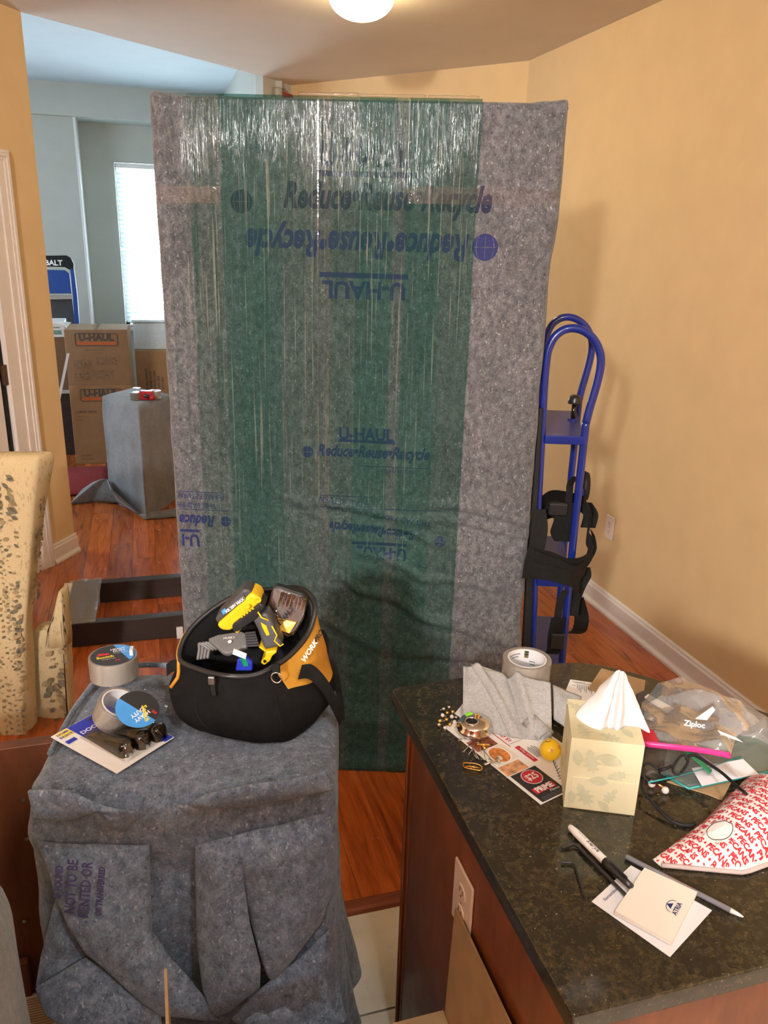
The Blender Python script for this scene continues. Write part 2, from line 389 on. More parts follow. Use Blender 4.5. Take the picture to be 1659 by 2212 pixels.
m_black = plain('black_webbing', (.009, .009, .0085), .75, vary=.3, scale=80, bmp=.3, spec=.15)
m_ladder = plain('ladder_blue', (.008, .055, .26), .4)
m_blackc = plain('black_canvas', (.007, .007, .0075), .85, vary=.25, scale=60, bmp=.4, spec=.12)
m_blackp = plain('black_plastic', (.016, .016, .017), .35)
m_rubber = plain('black_rubber', (.01, .01, .011), .6, spec=.3)
m_yellowc = plain('yellow_canvas', (.50, .235, .018), .75, vary=.12, scale=40, bmp=.3)
m_yellow = plain('yellow_plastic', (.78, .50, .012), .35)
m_orange = plain('orange_piping', (.62, .27, .03), .6)
m_grey = plain('grey_plastic', (.12, .12, .12), .5)
m_dkgrey = plain('dark_grey_plastic', (.05, .05, .055), .45)
m_chrome = plain('chrome', (.75, .73, .70), .12, 1, vary=.05)
m_steel = plain('steel', (.55, .55, .55), .3, 1)
m_hex = plain('black_steel', (.06, .06, .06), .35, .7)
m_gold = plain('gold', (.80, .52, .15), .2, 1)
m_pearl = plain('pearl', (.72, .66, .60), .2, coat=.5)
m_paper = plain('white_paper', (.82, .82, .80), .7, vary=.02)
m_paper2 = plain('cool_white_paper', (.78, .79, .84), .7, vary=.02)
m_cream = plain('cream_card', (.72, .68, .58), .6)
m_card = plain('kraft_cardboard', (.38, .25, .13), .85, vary=.10, scale=18, bmp=.2, spec=.2)
m_cardL = plain('brown_box_card', (.34, .20, .10), .85, vary=.08, scale=14, bmp=.2, spec=.2)
m_greyprint = plain('grey_print', (.10, .085, .07), .8)
m_orangeprint = plain('orange_print', (.55, .13, .035), .8)
m_cloth = plain('grey_rag', (.44, .45, .45), .95, vary=.16, scale=220, bmp=.5, spec=.1)
m_tissue = plain('tissue_paper', (.66, .65, .64), .9, vary=.03, scale=20, bmp=.2)
m_bred = plain('crimson_print', (.50, .018, .035), .6)
m_red = plain('red_plastic', (.42, .012, .02), .35)
m_bluep = plain('bright_blue_print', (.02, .035, .42), .45)
m_sky = plain('light_blue_print', (.06, .30, .72), .45)
m_blkp = plain('black_print', (.02, .02, .022), .5)
m_wht = plain('white_print', (.85, .85, .85), .5)
m_yelp = plain('yellow_print', (.85, .68, .05), .5)
m_brownp = plain('dark_brown_rubber', (.011, .007, .005), .1)
m_pink = plain('pink_zip_strip', (.66, .035, .24), .35)
m_green = plain('green_zip_strip', (.01, .26, .12), .35)
m_hinge = plain('bronze_hinge', (.12, .07, .04), .4, .8)
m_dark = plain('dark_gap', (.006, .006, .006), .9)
m_redcloth = plain('red_rug_pile', (.20, .012, .012), .95, vary=.2, scale=40, bmp=.5)
m_mat = None
def mk_mat():
    M, nt, b = _new('woven_mat'); v = coords(nt)
    w = N_(nt, 'TexWave'); w.inputs['Scale'].default_value = 45; w.bands_direction = 'Y'; nt.links.new(v, w.inputs['Vector'])
    w2 = N_(nt, 'TexWave'); w2.inputs['Scale'].default_value = 60; w2.bands_direction = 'X'; nt.links.new(v, w2.inputs['Vector'])
    c = ramp(nt, [(.3, (.22, .14, .08)), (.7, (.50, .37, .25))], w.outputs['Fac']).outputs[0]
    nt.links.new(mix(nt, c, (.62, .5, .38), math_(nt, 'MULTIPLY', w2.outputs['Fac'], .3)), b.inputs['Base Color']); b.inputs['Roughness'].default_value = .9
    bump(nt, b, w.outputs['Fac'], .6, .003); return M
m_mat = mk_mat()
def mk_floral():
    M, nt, b = _new('floral_linen'); v = coords(nt); t = nt.nodes.new('ShaderNodeTexCoord'); sx = nt.nodes.new('ShaderNodeSeparateXYZ'); nt.links.new(t.outputs['Object'], sx.inputs[0])
    fine = noise_(nt, v, 260, 2); base = ramp(nt, [(.3, (.52, .40, .22)), (.7, (.60, .48, .28))], fine).outputs[0]
    # garlands of leaves in upright stripes, with looser sprigs between them
    wob = math_(nt, 'MULTIPLY', noise_(nt, coords(nt, (1, 1, 1)), 6, 2), .06)
    st = math_(nt, 'SINE', math_(nt, 'MULTIPLY', math_(nt, 'ADD', math_(nt, 'ADD', sx.outputs['X'], math_(nt, 'MULTIPLY', sx.outputs['Y'], .6)), wob), 78.))
    stripe = ramp(nt, [(.45, 0.), (.62, 1.)], math_(nt, 'ADD', math_(nt, 'MULTIPLY', st, .5), .5)).outputs[0]
    cl = ramp(nt, [(.40, 0.), (.50, 1.)], noise_(nt, coords(nt, (1, 1, .6), (2, 5, 1)), 13, 2)).outputs[0]
    facs = None
    for k, (sc_, ry, loc) in enumerate(((46, .75, (2, 1, 5)), (50, -.7, (7, 3, 1)), (105, .5, (4, 9, 2)), (115, -.45, (1, 6, 8)))):
        vo = N_(nt, 'TexVoronoi'); vo.inputs['Scale'].default_value = sc_; nt.links.new(coords(nt, (1, .6, .42), loc, (0, ry, 0)), vo.inputs['Vector'])
        cs3 = nt.nodes.new('ShaderNodeSeparateColor'); nt.links.new(vo.outputs['Color'], cs3.inputs[0])
        lf = math_(nt, 'MULTIPLY', ramp(nt, [(.30, 1.), (.38, 0.)], vo.outputs['Distance']).outputs[0], ramp(nt, [(.38, 0.), (.42, 1.)], cs3.outputs[1]).outputs[0])
        where = math_(nt, 'MULTIPLY', math_(nt, 'MULTIPLY', stripe, cl), .0) if k < 2 else ramp(nt, [(.48, 0.), (.54, .8)], noise_(nt, coords(nt, (1, 1, .45), (6+k, 2, 3)), 20, 2)).outputs[0]
        lf = math_(nt, 'MULTIPLY', lf, where); facs = lf if facs is None else math_(nt, 'MAXIMUM', facs, lf)
    tone = noise_(nt, coords(nt, loc=(3, 3, 3)), 25, 2)
    lc = ramp(nt, [(.35, (.085, .085, .055)), (.48, (.17, .135, .075)), (.6, (.24, .175, .09))], tone).outputs[0]
    fac = facs
    c = mix(nt, base, lc, math_(nt, 'MULTIPLY', fac, .45))
    nt.links.new(c, b.inputs['Base Color']); b.inputs['Roughness'].default_value = .9; b.inputs['Specular IOR Level'].default_value = .2
    bump(nt, b, fine, .2, .001); return M
m_floral = mk_floral()
m_lamp = glow('lamp_glass', (1, .76, .42), LAMP_EMIT)
def mk_slat():
    M, nt, b = _new('blind_slat'); v = coords(nt); r = ramp(nt, [(.3, (.66, .76, .80)), (.7, (.72, .82, .86))], noise_(nt, v, 12))
    nt.links.new(r.outputs[0], b.inputs['Base Color']); b.inputs['Roughness'].default_value = .4
    out = nt.nodes['Material Output']; tl = N_(nt, 'BsdfTranslucent'); nt.links.new(r.outputs[0], tl.inputs[0]); ms = N_(nt, 'MixShader'); ms.inputs[0].default_value = .45
    nt.links.new(b.outputs[0], ms.inputs[1]); nt.links.new(tl.outputs[0], ms.inputs[2]); nt.links.new(ms.outputs[0], out.inputs[0]); return M
m_slat = mk_slat()
def mk_glass(name, tint=(.95, .97, .97)):
    return film(name, tint, .03, .0, (.8, .8, .8), .02, 3, .02)
m_pane = mk_glass('window_glass')
# ---------------------------------------------------------------- the room shell
CH = 2.743; LH = 3.03
J = Vector((-.477, 4.652, 0)); jd = Vector((.515, .857, 0)); jn = Vector((.857, -.515, 0))   # left jamb corner, wall direction, side facing the kitchen
P1 = Vector((.819, 5.722, 0)); P2 = Vector((1.04, 5.95, 0)); P3 = Vector((2.157, 4.617, 0))
def wall_prism(a, b, th, h, z0=0):
    """upright wall from a to b; th is the offset of the far side"""
    a = Vector((a[0], a[1], z0)); b = Vector((b[0], b[1], z0)); t = Vector((th[0], th[1], 0))
    mb = MB(); mb.prism([a, b, b+t, a+t], (0, 0, h-z0)); return mb
fl = MB(); fl.box((-3.1, -3.3, -.06), (2.4, 9.4, -.003))
floor = struct('floor', fl, m_grout)
# cherry boards, laid lengthwise; every board a piece of the floor
BW = .128; planks = {}
rnd = random.Random(3)
def plank(x0, y0, L):
    k = round(L, 3)
    if k not in planks:
        mb = MB(); mb.box((.0005, .0005, 0), (BW-.0005, L-.0005, .0032)); o = obj('plank', mb, m_floorw, floor, bevel=.0007); planks[k] = o
    else:
        o = planks[k].copy(); C.objects.link(o); o.parent = floor
    o.location = (x0, y0, -.003)
npl = 0
for i in range(-9, 15):
    x0 = .479+BW*(i-1); y = 1.712
    if x0+BW > 2.155: continue
    first = (.35, .9, 1.2, .6)[i % 4]
    ends = [y+first]
    while ends[-1] < 8.2: ends.append(ends[-1]+1.2)
    if x0 > .85: ends = [e for e in ends if e < 5.9]
    for e in ends: plank(x0, y, e-y); y = e; npl += 1
rest = MB(); rest.box((-3.1, 1.712, -.003), (.479-BW*10, 9.3, 0)); obj('plank', rest, m_floorw, floor)
tiles = None
for i in range(-6, 6):
    for j in range(7):
        x0 = .353+.305*i; y0 = 1.367-.305*j+.003
        if tiles is None:
            mb = MB(); mb.box((.003, 0, 0), (.302, .299, .0035)); tiles = obj('tile', mb, m_tile, floor, bevel=.0015); o = tiles
        else: o = tiles.copy(); C.objects.link(o); o.parent = floor
        o.location = (x0, y0, -.003)
mb = MB(); mb.box((-3, -3, -.003), (.353-.305*6, 1.66, 0)); obj('tile', mb, m_tile, floor)
mb = MB(); mb.box((.353+.305*6, -3, -.003), (2.2, 1.66, 0)); obj('tile', mb, m_tile, floor)
mb = MB(); mb.prism([(-1.7, 1.660, 0), (-1.7, 1.665, .010), (-1.7, 1.675, .0125), (-1.7, 1.700, .0125), (-1.7, 1.712, .004), (-1.7, 1.712, 0)], (3.85, 0, 0))
o = struct('trim_1', mb, m_strip)
# kitchen ceiling: its diagonal front edge runs from the left jamb to the pillar
mb = MB(); mb.prism([(-3, -3.2, CH), (2.3, -3.2, CH), (2.3, 4.75, CH), (1.13, 6.05, CH), (P2.x, P2.y, CH), (P1.x, P1.y, CH), (J.x, J.y, CH), (-3, .44, CH)], (0, 0, LH-CH+.1))
struct('ceiling', mb, m_ceil)
mb = MB(); mb.box((-3.1, .3, LH), (2.4, 9.4, LH+.1))
struct('ceiling_living', mb, m_lceil)
# right wall, angled wall, pillar
struct('wall_right', wall_prism((2.155, -3.2), (2.155, 4.62), (.14, 0), CH), m_wall)
struct('wall_angled', wall_prism(P3, P2, (.10, .086), CH), m_wall)
struct('wall_pillar', wall_prism(P2, P1, (-.03, .12), LH), m_lwall)
struct('wall_living_right', wall_prism((P1.x, P1.y+.10), (.835, 9.1), (.14, 0), LH), m_lwall)
struct('wall_back', wall_prism((-2.75, -3.05), (2.2, -3.05), (0, -.12), CH), m_cherry)
struct('wall_left', wall_prism((-2.62, -3.1), (-2.62, 1.05), (-.12, 0), CH), m_cherry)
mb = MB(); mb.box((-1.45, -1.0, 0), (-.55, -.40, 1.78)); struct('light_blocker', mb, m_cherry, .004)  # added unseen block that shades the near things from the rear lamp
# wall with the door on the left: from the jamb corner towards the lower left
def JP(s, n=0, z=0): p = J-jd*s+jn*n; return (p.x, p.y, z)
casing_in, door_w = .375, .78
mb = MB()
for a, b, z0, z1 in ((0, casing_in-.07, 0, CH), (casing_in-.07, casing_in+door_w+.07, 2.06, CH), (casing_in+door_w+.07, 4.2, 0, CH)):
    mb.prism([JP(a, 0, z0), JP(b, 0, z0), JP(b, -.12, z0), JP(a, -.12, z0)], (0, 0, z1-z0))
struct('wall_door', mb, m_wall)
d = struct('door_1', MB().prism([JP(casing_in+.030, -.03, .012), JP(casing_in+door_w-.01, -.03, .012), JP(casing_in+door_w-.01, -.065, .012), JP(casing_in+.030, -.065, .012)], (0, 0, 2.04)), m_trim, .003)
obj('gap_shade', MB().prism([JP(casing_in+.0005, -.026, .012), JP(casing_in+.029, -.045, .012), JP(casing_in+.029, -.064, .012), JP(casing_in+.0005, -.064, .012)], (0, 0, 2.0)), m_dark, d)  # dark strip painted in as the shade of the gap beside the door
for z in (.25, 1.03, 1.80):
    obj('hinge', MB().prism([JP(casing_in-.004, -.008, z), JP(casing_in+.024, -.008, z), JP(casing_in+.024, -.03, z), JP(casing_in-.004, -.03, z)], (0, 0, .1)), m_hinge, d, bevel=.002)
for z0, z1 in ((.2, .95), (1.08, 1.95)):
    mb = MB(); mb.prism([JP(casing_in+.13, -.0315, z0), JP(casing_in+door_w-.13, -.0315, z0), JP(casing_in+door_w-.13, -.024, z0), JP(casing_in+.13, -.024, z0)], (0, 0, z1-z0)); obj('panel', mb, m_trim, d, bevel=.004)
# stepped casing round the door
cs = MB()
for a0, a1, n0, n1, zt in ((.209, .224, 0, .014, 2.12), (.224, .240, 0, .024, 2.105), (.240, .256, 0, .018, 2.089), (.256, .297, 0, .013, 2.073), (.297, .375, -.05, .005, 2.032)):
    cs.prism([JP(a0, n0, 0), JP(a1, n0, 0), JP(a1, n1, 0), JP(a0, n1, 0)], (0, 0, zt))
    w2 = casing_in*2+door_w
    cs.prism([JP(w2-a1, n0, 0), JP(w2-a0, n0, 0), JP(w2-a0, n1, 0), JP(w2-a1, n1, 0)], (0, 0, zt))
    dz = a1-a0; cs.prism([JP(a1, n0, zt-dz), JP(w2-a1, n0, zt-dz), JP(w2-a1, n1, zt-dz), JP(a1, n1, zt-dz)], (0, 0, dz))
struct('trim_2', cs, m_trim, .002)
# baseboards with a cap and a shoe
BP = [(0, 0), (.026, 0), (.026, .012), (.016, .024), (.014, .030), (.014, .088), (.009, .098), (.009, .104), (.004, .112), (0, .112)]
def baseboard(name, a, b, nrm):
    a = Vector((a[0], a[1], 0)); b = Vector((b[0], b[1], 0)); n = Vector((nrm[0], nrm[1], 0)).normalized()
    mb = MB(); mb.prism([a+n*x+Vector((0, 0, z)) for x, z in BP], b-a); return struct(name, mb, m_trim)
baseboard('baseboard_right', (2.155, 1.72), (2.155, 4.60), (-1, 0))
baseboard('baseboard_angled', (P3.x-.01, P3.y-.01), (P2.x, P2.y), (-.766, -.643))
baseboard('baseboard_left', JP(-.012), JP(.209), (jn.x, jn.y))
baseboard('baseboard_jamb', JP(-.001, .01), JP(-.001, -.12), (jd.x, jd.y))
# living room: soffit, recessed window wall, blinds
struct('wall_living_left', wall_prism((-2.74, .6), (-2.74, 9.2), (-.1, 0), LH), m_lwall)
mb = MB(); mb.box((-2.8, 8.4, 2.76), (.98, 9.2, LH)); struct('trim_3', mb, m_lwall)
mb = MB(); mb.box((-2.8, 8.47, 0), (-.512, 9.2, 2.76)); struct('wall_far_left', mb, m_lwall)
mb = MB(); wx0, wx1, wz0, wz1 = -.20, .62, .86, 2.425
mb.box((-.512, 8.80, 0), (wx0, 8.98, 2.76)); mb.box((wx1, 8.80, 0), (.98, 8.98, 2.76)); mb.box((wx0, 8.80, 0), (wx1, 8.98, wz0)); mb.box((wx0, 8.80, wz1), (wx1, 8.98, 2.76))
struct('wall_far', mb, m_lwall)
mb = MB(); mb.box((-.520, 8.455, 0), (-.500, 8.80, 2.76)); struct('trim_4', mb, m_white)
wf = MB()
for a, b in (((wx0, 8.92, wz0), (wx0+.045, 8.96, wz1)), ((wx1-.045, 8.92, wz0), (wx1, 8.96, wz1)), ((wx0, 8.92, wz1-.05), (wx1, 8.96, wz1)), ((wx0, 8.92, wz0), (wx1, 8.96, wz0+.05)), ((wx0, 8.915, 1.60), (wx1, 8.965, 1.64))): wf.box(a, b)
win = struct('window_1', wf, m_white, .003)
obj('pane', MB().box((wx0+.03, 8.938, wz0+.03), (wx1-.03, 8.942, wz1-.03)), m_pane, win)
obj('window_sill', MB().box((wx0-.03, 8.745, wz0-.03), (wx1+.03, 8.93, wz0)), m_white, win, bevel=.004)
bl = wthing('window_blind', 'white slatted blind drawn over the bright living room window', 'blind', (wx0+.4, 8.79, wz0))
obj('head_rail', MB().box((wx0+.01, 8.765, wz1-.05), (wx1-.01, 8.815, wz1-.005)), m_white, bl, bevel=.003)
obj('bottom_rail', MB().box((wx0+.012, 8.77, wz0+.012), (wx1-.012, 8.81, wz0+.032)), m_white, bl, bevel=.003)
ns = int((wz1-.06-wz0-.05)/.0425); sl0 = None
for k in range(ns):
    z = wz0+.06+k*.0425
    if sl0 is None:
        mb = MB(); M = Matrix.Rotation(math.radians(-24), 4, 'X')
        mb.grid(1, 4, lambda u, v: M @ Vector((wx0+.015+(wx1-wx0-.03)*u, (v-.5)*.048, .004-.016*(v-.5)**2)))
        mb.v = [(x-wx0-.4, y, zz) for x, y, zz in mb.v]
        sl0 = obj('slat', mb, m_slat, None, smooth=True, solid=.002); o = sl0
    else: o = sl0.copy(); C.objects.link(o)
    o.parent = bl; o.location = (0, 0, z-wz0)
for x in (wx0+.11, wx1-.11):
    obj('ladder_cord', MB().tube([(x, 8.762, wz0+.03), (x, 8.762, wz1-.05)], .0015, 5), m_white, bl)
# added glowing pane, out of view, that brightens the living room
mb = MB(); mb.box((-2.735, 5.2, 1.0), (-2.70, 7.0, 2.4)); struct('fill_pane', mb, glow('fill_glow', (.72, .86, 1.), 9.0))
# wall outlets
def outlet(name, label, M, w=.072, h=.118):
    t = thing(name, label, 'outlet'); t.matrix_world = M
    obj('cover_plate', MB().box((-w/2, -h/2, 0), (w/2, h/2, .006)), m_plate, t, bevel=.003)
    for y in (-.021, .021):
        mb = MB(); mb.lathe([(0, .0075), (.0155, .0075), (.0165, .0055)], 20, Matrix.Translation((0, y, 0)) @ Matrix.Scale(.85, 4, (0, 1, 0)))
        s = obj('socket', mb, m_plate, t)
        sm = MB()
        for x in (-.006, .006): sm.box((x-.0011, y-.002, .0072), (x+.0011, y+.007, .0080))
        sm.lathe([(0, .0080), (.0022, .0080), (.0022, .0072)], 10, Matrix.Translation((0, y-.008, 0)))
        obj('slots', sm, m_slot, s)
    obj('screw', MB().lathe([(0, .0078), (.003, .007), (.0035, .006)], 10), m_steel, t)
    return t
def Mat(o, x, y):
    x = Vector(x); y = Vector(y); z = x.cross(y); M = Matrix((x, y, z)).transposed().to_4x4(); M.translation = Vector(o); return M
outlet('wall_outlet', 'almond double outlet low on the tan right wall', Mat((2.155, 3.265, .442), (0, -1, 0), (0, 0, 1)))
# ceiling lamp
def ceiling_lamp(loc, label, r=.135):
    t = thing('ceiling_lamp', label, 'ceiling lamp', loc)
    obj('lamp_base', MB().lathe([(0, 0), (r*1.06, 0), (r*1.08, -.012), (r*1.03, -.028), (0, -.028)], 40), m_white, t, smooth=True)
    prof = [(r*math.cos(a), -.028-.085*math.sin(a)) for a in [PI/2*k/10 for k in range(11)]]; prof[-1] = (0, prof[-1][1])
    obj('lamp_shade', MB().lathe(prof, 40), m_lamp, t, smooth=True)
    return t
ceiling_lamp((.945, 3.70, CH), 'round frosted dome lamp glowing on the ceiling above the wrapped slab')
# alarm strobe on the pillar
pd = (P2-P1).normalized(); pn = Vector((pd.y, -pd.x, 0))
t = thing('alarm_strobe', 'red alarm with clear lens high on the pale pillar', 'alarm'); t.matrix_world = Mat(P1+(P2-P1)*.55+Vector((0, 0, 2.62)), pd, (0, 0, 1))
obj('housing', MB().box((0, -.075, 0), (.105, .06, .045)), m_red, t, bevel=.01)
obj('lens', MB().prism([(-.075, -.04, 0), (-.02, -.065, 0), (.02, -.04, 0), (.02, .08, 0), (-.075, .08, 0)], (0, 0, .05)), m_blister, t, bevel=.008)
obj('back_plate', MB().box((-.085, -.09, -.006), (.115, .09, 0)), m_white, t, bevel=.003)
# ---------------------------------------------------------------- the wrapped slab
sa = math.radians(-19)
slab = thing('wrapped_slab', 'tall slab wrapped in grey moving pads and green stretch film', 'wrapped furniture', (.0516, 2.471, 0), sa)
SWd, SHt, STh = 1.10, 2.115, .20
def slab_d(u, z):
    """how far the padding stands off the front: sags, wrinkles and a soft edge"""
    w = 0
    k = max(0, min(1, (1.05-z)/.5))*max(0, min(1, (u-.15)/.3))
    for a, f, ph in ((.007, 22, 0.4), (.004, 37, 2.1)):
        w += a*k*math.sin((z+.16*u+.05*math.sin(4*u)+.03*fn3((u*2, z*2, 1)))*f+ph)**3
    w += 2.0*creased(u, z)
    w += .006*fn3((u*3, z*3, 5))
    w += .004*k*fn3((u*5, z*22+u*5, 9))
    return w
CREASES = [((0.4135,0.9675), (0.8415,0.91), .006, .016), ((0.8179,0.9791), (1.1069,0.9403), .009, .018), ((0.813,0.9302), (1.1108,0.8945), .008, .016), ((0.6053,0.8084), (0.8303,0.7201), .007, .018), ((0.7854,0.7292), (1.1123,0.7018), .008, .016), ((0.4799,0.7304), (0.6233,0.6642), .007, .016), ((0.6079,0.6798), (0.8368,0.5841), .009, .020), ((0.7153,0.6027), (1.1127,0.5146), .008, .018), ((0.3264,0.9895), (0.4572,0.9265), .005, .014), ((0.6617,0.9049), (0.8532,0.8515), .006, .014), ((0.3967,0.5862), (0.658,0.4814), .007, .02), ((0.7817,0.4537), (1.1341,0.4387), .008, .018)]
CREASES = [(Vector(a), Vector(b), c, d) for a, b, c, d in CREASES]
def creased(u, z):
    p = Vector((u, z)); w = 0
    for a, b, amp, wd in CREASES:
        ab = b-a; t = (p-a).dot(ab)/ab.length_squared
        if -.25 < t < 1.25:
            q = a+ab*t+Vector((-ab.y, ab.x)).normalized()*.008*math.sin(t*5); d = (p-q).dot(Vector((-ab.y, ab.x)).normalized()); f = max(0, 1-abs(t-.5)/.75)**.7
            w += amp*f*(math.exp(-((d-wd*.5)/wd)**2)-.9*math.exp(-((d+wd*.7)/(wd*.7))**2))
    return w
def slab_pt(u, z, off=0):
    return Vector((u, -off-slab_d(u, z), z))
def edge_x(z, side):
    if side < 0: return -.010+.012*(1-z/2.1)+.003*fn3((0, z*9, 2))
    e = 1.105+.018*(1-z/2.1)+.006*fn3((7, z*7, 2))
    if z > 1.72: e += .012*min(1, (z-1.72)/.12)
    return e
mb = MB()
def slab_front(s, v):
    z = SHt*v; x0, x1 = edge_x(z, -1), edge_x(z, 1); u = x0+(x1-x0)*s
    p = slab_pt(u, z); e = min(s, 1-s)*1.1
    if e < .02: p.y += .02*(1-math.sqrt(max(0, 1-((.02-e)/.02)**2)))
    et = SHt-z
    if et < .02: p.y += .02*(1-math.sqrt(max(0, 1-((.02-et)/.02)**2)))
    p.z += .012*max(0, (abs(s-.5)-.43)/.07)*(1 if v > .99 else 0)
    return p
NU, NV = 110, 210
mb.grid(NU, NV, slab_front)
n0 = len(mb.v)
# sides, top, back
def side(path):
    a = len(mb.v); mb.v += [tuple(p) for p in path]; b = len(mb.v); mb.v += [(p[0], STh, p[2]) for p in path]
    for i in range(len(path)-1): mb.f.append((a+i, a+i+1, b+i+1, b+i))
side([mb.v[j*(NU+1)] for j in range(NV+1)]); side([mb.v[j*(NU+1)+NU] for j in range(NV+1)])
side([mb.v[NV*(NU+1)+i] for i in range(NU+1)]); side([mb.v[i] for i in range(NU+1)])
mb.box((0, STh-.002, 0), (1.11, STh, SHt-.005))
obj('moving_pad', mb, m_feltS, slab, smooth=True)
# corner bulges of the folded pad
cb = MB()
cb.ball((1.068, .08, SHt-.004), .06, 16, (1, 1.2, .26)); obj('pad_corner', cb, m_feltS, slab, smooth=True)
cb = MB(); cb.ball((.035, .07, SHt-.005), .045, 14, (1, 1.3, .28)); obj('pad_corner', cb, m_feltS, slab, smooth=True)
# prints
def ptxt(body, u, z, size, mat_=None, flip=False, bold=0, shear=0, sx=1., align='CENTER', cut=None, tilt=0.):
    if bold: bold = size*.034
    s = -1 if flip else 1; ct, sn = math.cos(tilt), math.sin(tilt)
    def f(a, b):
        a, b = a*s, b*s; a, b = a*ct-b*sn, a*sn+b*ct
        return slab_pt(u+a, z+b, .0012)
    mb = text_mb(body, size, f, align, bold, shear, sx)
    if cut is not None:
        keep = [f_ for f_ in mb.f if min(mb.v[i][0] for i in f_) > cut]; mb.f = keep
    return obj('print', mb, mat_ or m_ink, slab)
def pbar(u0, u1, z, h, mat_=None):
    mb = MB(); mb.grid(14, 1, lambda a, b: slab_pt(u0+(u1-u0)*a, z+h*(b-.5), .0012)); return obj('print', mb, mat_ or m_ink, slab)
def globe(u, z, r, mat_=None):
    mb = MB(); n = 22; vs = [slab_pt(u, z, .0012)]+[slab_pt(u+r*math.cos(2*PI*k/n), z+r*math.sin(2*PI*k/n), .0012) for k in range(n)]
    mb.add(vs, [(0, 1+k, 1+(k+1) % n) for k in range(n)]); obj('print', mb, mat_ or m_ink, slab)
    for k in (-1, 0, 1):
        m2 = MB(); m2.grid(1, 6, lambda a, b: slab_pt(u+r*.5*k+.0012*(a-.5)+k*.2*r*math.cos(PI*(b-.5)), z+r*1.6*(b-.5), .002)); obj('print', m2, m_feltS, slab)
    m2 = MB(); m2.grid(6, 1, lambda a, b: slab_pt(u+r*1.7*(a-.5), z+.0014*(b-.5), .002)); obj('print', m2, m_feltS, slab)
RR = 'Reduce\u2022Reuse\u2022Recycle'
ptxt('U-HAUL', .577, 1.975, .085, m_inkd, bold=.004, sx=.80); pbar(.45, .71, 1.928, .015, m_inkd)
ptxt(RR, .640, 1.868, .094, m_inkd, bold=.003, shear=.3, sx=.66); globe(.238, 1.850, .031, m_inkd)
ptxt(RR, .565, 1.748, .098, m_ink, True, bold=.003, shear=.3, sx=.69); globe(.920, 1.748, .036)
pbar(.457, .708, 1.662, .014); ptxt('U-HAUL', .584, 1.624, .066, m_ink, True, bold=.004, sx=1.0)
ptxt('U-HAUL', .598, 1.200, .052, m_ink, bold=.003, sx=.88); pbar(.515, .685, 1.180, .009)
ptxt(RR, .620, 1.146, .050, m_ink, bold=.0015, shear=.3, sx=.74); globe(.420, 1.140, .018)
ptxt('PLEASE RETURN', .70, 1.090, .016, m_ink, sx=.9); pbar(.58, .79, 1.103, .002)
ptxt('PLEASE RETURN', .535, .985, .026, m_ink, True, sx=.85, tilt=-.08); ptxt('THIS PAD PROPERTY OF U-HAUL', .640, .945, .026, m_ink, True, sx=.88, tilt=-.12)
pbar(.46, .62, 1.003, .002); pbar(.46, .84, .966, .002)
ptxt(RR, .625, .893, .044, m_ink, True, bold=.0015, shear=.3, sx=.66, tilt=-.07); globe(.838, .868, .017)
pbar(.56, .735, .850, .009); ptxt('U-HAUL', .655, .822, .052, m_ink, True, bold=.003, sx=.84, tilt=-.03)
ptxt('PLEASE RETURN', .085, .985, .024, m_ink, True, sx=.85, cut=.006); ptxt('THIS PAD PROPERTY', .03, .955, .026, m_ink, True, sx=.85, cut=.006)
pbar(.012, .15, .998, .002); pbar(.012, .17, .940, .002)
ptxt('Reduce\u2022Reuse', .018, .905, .052, m_ink, True, bold=.002, shear=.3, sx=.72, cut=.006); globe(.160, .905, .017)
pbar(.012, .075, .868, .009); ptxt('U-HAUL', -.01, .838, .055, m_ink, True, bold=.003, sx=.84, cut=.006)
# the wrap: a thin film stretched over front and top
mb = MB()
def wrap_pt(s, v):
    z = SHt*v; u = .030+(.893-.030)*s+.004*fn3((1, z*4, 3)); return slab_pt(u, z, .0045+.0015*abs(fn3((u*60, z*1.5, 0))))
mb.grid(100, 210, wrap_pt)
tp = [wrap_pt(i/100, 1) for i in range(101)]
a = len(mb.v); mb.v += [(p.x, p.y+.02, SHt+.006) for p in tp]+[(p.x, STh, SHt+.006) for p in tp]
for i in range(100):
    q = 210*101
    mb.f.append((q+i, q+i+1, a+i+1, a+i)); mb.f.append((a+i, a+i+1, a+102+i, a+101+i))
obj('stretch_wrap', mb, m_wrap, slab, smooth=True)
# bunched wrap along the top edge and a rope-like seam
for x0, x1, r in ((.40, .56, .004), (.56, .74, .003), (.745, .88, .003)):
    obj('wrap_seam', MB().tube([(x0+(x1-x0)*k/14, -.004+.003*fn3((k, x0*9, 2)), SHt+.007+.002*fn3((k*1.3, 4, x0))) for k in range(15)], r, 6), m_clear, slab, smooth=True)
mb = MB(); mb.ribbon([slab_pt(.452, z, .007) for z in [SHt-.005-.09*k for k in range(16)]], (.004, 0, 0), .0008); obj('wrap_seam', mb, m_clear, slab)
# clear tape across the upper part
for u0, u1, z in ((.0, .18, 1.862), (.70, 1.115, 1.878)):
    mb = MB(); mb.grid(20, 2, lambda a, b: slab_pt(u0+(u1-u0)*a, z+.004*a+.044*(b-.5), .006+.001*fn3((a*30, b*4, 1)))); obj('clear_tape', mb, m_clear, slab, smooth=True)
mb = MB(); mb.grid(4, 2, lambda a, b: slab_pt(.02+.10*a, .46+.05*(b-.5), .006)); obj('clear_tape', mb, m_clear, slab)
